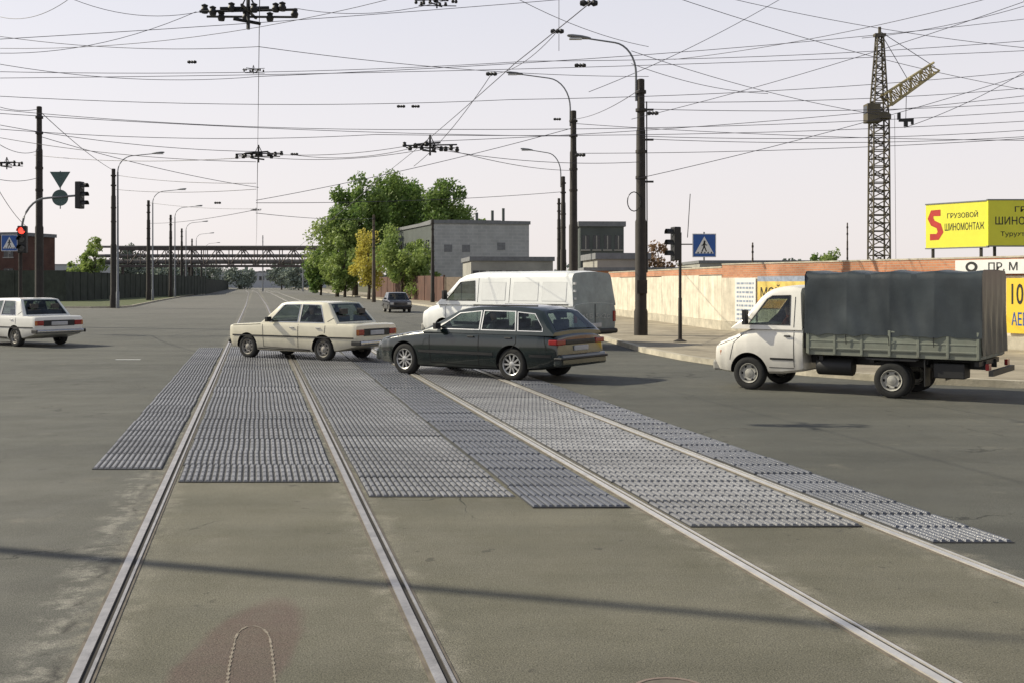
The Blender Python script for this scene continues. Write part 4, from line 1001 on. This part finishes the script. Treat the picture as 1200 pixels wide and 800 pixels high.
# ------------------------------------------------------------ tower crane
Yc=158; cx=(1030-600)/F*Yc
r=root('tower_crane','tall lattice tower crane with raised jib behind the wall','crane',(cx,Yc,0))
ztop=H+300*Yc/F
def lattice(mb,a,b,w0,w1,n,rr=.07,ups=Vector((0,1,0))):
    a=Vector(a);b=Vector(b); t=(b-a).normalized(); u=t.cross(ups).normalized(); v=t.cross(u)
    C=[]
    for i in range(n+1):
        p=a+(b-a)*i/n; w=(w0+(w1-w0)*i/n)/2; C.append([p+u*w+v*w,p-u*w+v*w,p-u*w-v*w,p+u*w-v*w])
    for i in range(n):
        for k in range(4):
            mb.tube([C[i][k],C[i+1][k]],rr,4,cap=False); k2=(k+1)%4
            mb.tube([C[i][k],C[i+1][k2]] if i%2 else [C[i][k2],C[i+1][k]],rr*.65,3,cap=False)
            mb.tube([C[i][k],C[i][k2]],rr*.65,3,cap=False)
zc=H+205*Yc/F
m=MB(); lattice(m,(0,0,0),(0,0,zc-1.5),2.5,2.2,22,.14); m.obj('mast',r,CRANEM)
m=MB(); lattice(m,(0,0,zc-1.0),(.1,0,ztop-1),2.1,.8,12,.13); m.tube([(.1,0,ztop-1),(.1,0,ztop)],.22,6); m.box(-.7,.9,-.5,.5,ztop-1.4,ztop-1.0); m.obj('tower_head',r,CRANEM)
MB().lathe([(0,-.5),(1.7,-.5),(1.7,.2),(1.3,.5),(0,.5)],20,(0,0,zc-1.2),axis='z').obj('slewing_ring',r,CRANEM)
m=MB(); m.box(-2.1,-.2,-1.4,.6,zc-2.2,zc+.5); m.mat(1).box(-2.15,-2.105,-1.2,.4,zc-.9,zc+.2); m.obj('operator_cab',r,[CRANEM,BWIN],smooth=0,bevel=.05)
j0=Vector((.9,-.3,H+213*Yc/F)); j1=Vector((64/F*Yc,-.6,H+252*Yc/F))
m=MB(); lattice(m,j0,j1,1.9,1.4,10,.16); m.obj('jib',r,CRANEL)
m=MB(); m.tube([(.1,0,ztop-.6),j1],.05,4); m.tube([(.1,0,ztop-.6),j0+(j1-j0)*.5],.05,4)
hk=Vector((30/F*Yc,-.5,H+190*Yc/F)); m.tube([j0+(j1-j0)*.42,hk],.05,4); m.tube([(-.9,.5,zc),(-.9,.5,8)],.04,4); m.tube([(2.4,.3,zc-1),(2.6,.3,4)],.03,4); m.obj('hoist_cable',r,WIREM)
m=MB(); m.box(hk.x-1,hk.x+.8,-.65,-.35,hk.z-.2,hk.z+.25); m.box(hk.x-.25,hk.x+.25,-.7,-.3,hk.z-.9,hk.z-.2); m.box(hk.x-1.2,hk.x-.8,-.7,-.3,hk.z+.1,hk.z+1.1); m.box(hk.x+.8,hk.x+1.1,-.7,-.3,hk.z-.6,hk.z+.3); m.obj('hook_block',r,BLK,smooth=0)
MB().box(-1.1,1.3,-1.2,1.2,2,5).obj('counterweight',r,CONC,smooth=0)

# ------------------------------------------------------------ trees
def crown_mesh(rx,rz,zc_,n,leaf,m,seed,clr=1.0,ncl=26):
    rnd=random.Random(seed); vs=[];fs=[]; cl=[]
    for i in range(ncl):
        while 1:
            p=Vector((rnd.uniform(-1,1),rnd.uniform(-1,1),rnd.uniform(-1,1)))
            if p.length<1: break
        p=Vector((p.x*rx*.80,p.y*rx*.80,p.z*rz*.84+zc_)); cl.append((p,rnd.uniform(.18,.40)*rx*clr))
    for i in range(n):
        c,rr=cl[rnd.randrange(ncl)]
        d=Vector((rnd.gauss(0,1),rnd.gauss(0,1),rnd.gauss(0,1))).normalized(); p=c+d*rr*(rnd.random()**.45)*rnd.uniform(.85,1.15)
        q=leaf*rnd.uniform(.5,1.3)
        a=Vector((rnd.gauss(0,1),rnd.gauss(0,1),rnd.gauss(0,1))).normalized(); b=a.orthogonal().normalized(); c2=a.cross(b)
        o=len(vs); vs+= [p+b*q,p+c2*q*.6,p-b*q,p-c2*q*.6]; fs.append((o,o+1,o+2,o+3))
    me=bpy.data.meshes.new('crown'); me.from_pydata([tuple(v) for v in vs],[],fs); me.materials.append(m); return me,cl
def tree(px,Y,top,rx,label,m=LG,seed=1,n=5200,leaf=.26,bot=.12,name='tree',ncl=30):
    X=(px-600)/F*Y; ht=H+(HY-top)*Y/F; r=root(name,label,'tree',(X,Y,0),0,None)
    rz=ht*(1-bot)/2; zc_=ht-rz; me,cl=crown_mesh(rx,rz,zc_,n,leaf,m,seed,ncl=ncl); link('crown',me,r)
    mb=MB(); tr=ht*.018
    mb.tube([(0,0,0),(.1,0,ht*.2),(-.1,.1,ht*.45),(.1,0,ht*.75)],tr*1.4,8,tr*.3)
    for c,rr in cl[:12]:
        b=Vector((0,0,min(ht*.6,max(ht*.15,c.z-rx*.7)))); mid=(b+c)/2+Vector((0,0,.3)); mb.tube([b,mid,c],tr*.5,5,tr*.12)
    mb.obj('trunk',r,BARK)
tree(416,150,196,5.2,'tall green deciduous tree behind the pavement',LG,3,14500,ncl=60)
tree(457,160,187,5.4,'tall green deciduous tree beside the grey building',LG,5,14500,ncl=60)
tree(521,156,202,5.0,'tall green tree rising over the grey building',LG,8,11500,ncl=48)
tree(549,162,230,4.0,'green tree behind the grey building roof',LG,9,6500)
tree(487,170,202,5.0,'green tree crown behind the grey wing',LG,10,11000,ncl=46)
tree(395,146,248,4.4,'lighter green tree at the street edge',LG2,11,8500,.2,bot=.04,ncl=38)
tree(432,122,266,2.6,'yellow autumn birch tree by the fence',LY,12,5000,.16,bot=.06)
tree(404,142,276,3.0,'light green bushy tree at the kerb',LG2,13,5000,.2,bot=.03)
tree(470,115,262,3.2,'yellow-green tree in front of the grey building',LG2,14,7500,.16,bot=.05,ncl=36)
tree(492,112,278,2.4,'light green young tree by the brick fence',LG2,15,4800,.16,bot=.05)
tree(376,165,290,2.8,'green shrub tree beside the gantry',LG,16,3400,bot=.03)
tree(774,75,278,1.5,'small bronze-leaved tree behind the wall',LB,17,2200,.12,bot=.1)
tree(738,80,292,1.3,'small bronze-leaved tree behind the wall',LB,20,1600,.12,bot=.1)
tree(975,110,286,1.8,'small green tree beyond the wall',LG2,18,2200,.16,bot=.1)
tree(960,116,292,1.6,'small green tree beyond the wall',LG,28,1800,.16,bot=.1)
tree(112,170,275,2.4,'green tree beyond the dark fence',LG2,19,2600,.22,bot=.1)
tree(92,190,300,3.2,'green tree beyond the dark fence',LG2,21,2000,.25,bot=.05)
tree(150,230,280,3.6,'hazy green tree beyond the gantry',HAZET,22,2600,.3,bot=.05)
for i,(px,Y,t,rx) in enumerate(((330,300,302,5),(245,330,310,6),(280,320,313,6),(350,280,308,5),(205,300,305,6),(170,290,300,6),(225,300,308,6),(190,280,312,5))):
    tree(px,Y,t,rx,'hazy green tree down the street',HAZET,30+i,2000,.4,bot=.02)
rnd=random.Random(4); vs=[];fs=[]
for i in range(9000):
    x=rnd.uniform(-420,420); y=600+rnd.uniform(-15,15); hh=9+3*math.sin(x*.05)+2.5*math.sin(x*.17+1)+1.5*math.sin(x*.5); z=rnd.random()**.7*hh; q=1.3
    a=Vector((rnd.gauss(0,1),rnd.gauss(0,1),rnd.gauss(0,1))).normalized(); b=a.orthogonal().normalized(); c2=a.cross(b); p=Vector((x,y,z))
    o=len(vs); vs+=[p+b*q,p+c2*q,p-b*q,p-c2*q]; fs.append((o,o+1,o+2,o+3))
me=bpy.data.meshes.new('distant_woods'); me.from_pydata([tuple(v) for v in vs],[],fs); me.materials.append(HAZET)
o=link('distant_woods',me); o['kind']='stuff'; o['label']='hazy line of distant trees on the horizon'; o['category']='trees'

# ------------------------------------------------------------ overhead wires
def wire(a,b,sag=.3,r=None,label='thin dark overhead wire across the junction'):
    a=Vector(a);b=Vector(b); Ym=max(8,(a.y+b.y)/2); r=r or .00028*min(Ym,60); mb=MB(); n=14
    P=[a+(b-a)*i/n-Vector((0,0,4*sag*(i/n)*(1-i/n))) for i in range(n+1)]
    mb.tube(P,r,5,cap=False); o=mb.obj('overhead_wire',None,WIREM); tag(o,label,'overhead wire','overhead wires'); return o
def W2(px0,py0,Y0,px1,py1,Y1,sag=.2,r=None): return wire(at(px0,py0,Y0),at(px1,py1,Y1),sag,r)
for s,z in ((.05,5.85),(3.95,5.2)):
    Ys=[2,16.5,34,58,90,140,220]
    for a,b in zip(Ys[:-1],Ys[1:]):
        cvb=lambda q: 0 if q<90 else -(q-90)**2*.00004
        wire((tx(s,a)+cvb(a),a,z),(tx(s,b)+cvb(b),b,z),.05,.0065 if a<30 else .012,'tram contact wire above the track')
L_=[(0,57,15,500,-12,13),(0,20,22,90,-8,20),(-30,48,24,1260,-60,30),(-20,72,22,303,90,24),(303,90,24,1240,18,30),(-20,84,35,620,72,38),(620,72,38,1240,45,40),
 (-20,112,30,600,117,33),(600,117,33,1240,80,36),(-20,127,34,520,152,34),(520,152,34,1240,128,38),(-20,143,34,303,178,35),(303,180,35,505,166,33),(505,166,33,1240,108,34),
 (40,182,48,303,184,35),(303,184,35,505,174,33),(505,174,33,752,190,35),(752,160,35,1240,150,38),(752,163,35,1240,158,38),(-20,150,30,440,158,32),(440,158,32,1240,140,34),
 (770,-10,20,1240,112,26),(740,60,35,1030,135,40),(930,-10,40,690,108,38),(1240,-12,30,740,140,35),(1190,-10,28,790,70,35),(745,210,35,1240,75,40),
 (505,170,33,672,200,54),(672,180,54,1240,160,50),(-20,205,40,46,208,46),(46,160,46,303,220,58),(672,150,54,300,235,58),(133,222,84,300,222,58),(300,238,58,660,225,72),
 (-20,188,30,30,265,40),(485,195,33,576,87,26),(576,87,26,655,35,20),(1060,150,34,1240,60,34),(590,-10,30,760,55,35),
 (346,10,16.5,560,-12,16.5),(235,14,16.5,60,-12,16.5),(0,170,36,46,176,46),(740,75,35,900,110,40),(230,14,16.5,-20,62,16.5),(-20,92,40,1240,58,42),
 (-20,132,45,672,160,54),(672,145,54,1240,165,48),(750,120,35,1240,100,42),(750,128,35,1240,118,42),(300,246,58,176,262,110),(300,250,58,438,256,105),
 (-20,158,38,300,190,35),(750,105,35,672,140,54),(345,182,35,490,172,33),(820,-10,30,1240,60,30),(655,0,26,655,60,26),(1010,45,38,1240,-5,36),(-20,40,30,303,55,28),(303,55,28,760,90,35),
 (46,130,46,133,200,84),(133,205,84,300,215,58),(176,238,110,300,245,100),(-20,118,42,46,128,46)]
for q in L_: W2(*q)
def fitting(px,py,Y,label,sc=1.0,sm=False):
    p=at(px,py,Y); r=root('wire_crossing',label,'overhead line fitting',p,0,'overhead line fittings')
    m=MB(); s=sc
    if sm:
        m.lathe([(0,-.16*s),(.04*s,-.15*s),(.06*s,-.08*s),(.03*s,-.04*s),(.06*s,0),(.03*s,.04*s),(.06*s,.08*s),(.04*s,.15*s),(0,.16*s)],10,axis='x'); m.obj('insulator',r,BLK); return
    m.tube([(-.55*s,0,0),(.55*s,0,.03)],.016*s,5); m.tube([(-.5*s,.15,-.04),(.5*s,.1,-.06)],.014*s,5)
    m.tube([(0,-.3*s,0),(.02,.3*s,0)],.018*s,5); m.tube([(-.1*s,0,0),(0,0,.22*s),(.1*s,0,0)],.014*s,5); m.tube([(0,0,.22*s),(0,0,-.2*s)],.022*s,5)
    m.tube([(-.3*s,-.1,.02),(.2*s,.2,.08*s)],.02*s,5); m.tube([(-.15*s,-.1,-.1*s),(.12*s,.1,-.12*s)],.02*s,5)
    m.obj('bracket',r,BLK)
    rn=random.Random(int(px))
    for k,x in enumerate((-.52,-.42,-.32,-.2,-.06,.08,.2,.3,.42,.52)):
        q=MB(); q.lathe([(0,-.05*s),(.035*s,-.05*s),(.045*s,-.01*s),(.03*s,.02*s),(.04*s,.04*s),(0,.06*s)],10,((x+rn.uniform(-.03,.03))*s,rn.uniform(-.1,.15),rn.uniform(-.07,.05)*s),axis='z'); q.obj('insulator',r,BLK)
fitting(291,14,16.5,'black insulator fitting where tram wires cross',1.35); fitting(303,181,35,'black insulator fitting above the track',1.35); fitting(504,171,33,'black insulator fitting above the second track',1.5)
fitting(512,1,17,'black insulator fitting high over the road',.6); fitting(297,82,24,'small wire hanger above the track',.45); fitting(300,246,58,'small wire hanger above the track',.5)
fitting(8,192,30,'black insulator fitting near the signals',.8)
for a in ((225,73,22,.6),(576,87,24,.8),(690,4,15,.8),(470,125,32,.8),(487,125,32,.8),(653,140,40,.9),(653,37,20,.8),(680,77,35,1.2),(765,133,35,1.2),(680,182,52,1.6),(255,238,60,1.2),(345,181,35,.8)): fitting(*a[:3],'small black insulator on an overhead wire',a[3],True)

# ------------------------------------------------------------ light, sky, camera
el=math.radians(36); sd=Vector((-.955,.296,0)).normalized()       # towards the sun
sun=bpy.data.lights.new('sun','SUN'); sun.energy=5.0; sun.angle=math.radians(.45); sun.color=(1,.92,.74)
so=bpy.data.objects.new('sun',sun); COL.objects.link(so)
dv=Vector((sd.x*math.cos(el),sd.y*math.cos(el),math.sin(el))); so.rotation_euler=dv.to_track_quat('Z','Y').to_euler()
w=bpy.data.worlds.new('World'); S.world=w; w.use_nodes=True; N=w.node_tree.nodes; L=w.node_tree.links
bg=N['Background']; sk=N.new('ShaderNodeTexSky'); sk.sky_type='NISHITA'; sk.sun_disc=False; sk.sun_elevation=el
sk.sun_rotation=math.atan2(sd.x,sd.y); sk.dust_density=3.0; sk.air_density=1.0; sk.ozone_density=1.5
hs=N.new('ShaderNodeHueSaturation'); hs.inputs['Saturation'].default_value=.35; L.new(sk.outputs[0],hs.inputs['Color'])
tc=N.new('ShaderNodeTexCoord'); sp=N.new('ShaderNodeSeparateXYZ'); L.new(tc.outputs['Generated'],sp.inputs[0])
# pale haze near the horizon, deeper and darker towards the zenith
rp=N.new('ShaderNodeValToRGB'); rp.color_ramp.elements[0].position=.0; rp.color_ramp.elements[0].color=(7.0,6.45,6.25,1); rp.color_ramp.elements[1].position=.27; rp.color_ramp.elements[1].color=(5.35,5.35,5.9,1)
e3=rp.color_ramp.elements.new(.48); e3.color=(1.3,1.6,2.3,1)
L.new(sp.outputs['Z'],rp.inputs['Fac'])
mx=N.new('ShaderNodeMix'); mx.data_type='RGBA'; mx.inputs['Factor'].default_value=.80; L.new(hs.outputs[0],mx.inputs['A']); L.new(rp.outputs[0],mx.inputs['B'])
L.new(mx.outputs['Result'],bg.inputs['Color']); bg.inputs['Strength'].default_value=.15
cam=bpy.data.cameras.new('camera'); cam.sensor_width=36; cam.lens=F/1200*36; cam.shift_y=-(400-HY)/1200; cam.clip_end=6000; cam.clip_start=.1
co=bpy.data.objects.new('camera',cam); COL.objects.link(co); co.location=(0,0,H); co.rotation_euler=(math.radians(90),0,0); S.camera=co
S.view_settings.view_transform='Standard'; S.view_settings.look='None'; S.view_settings.exposure=0
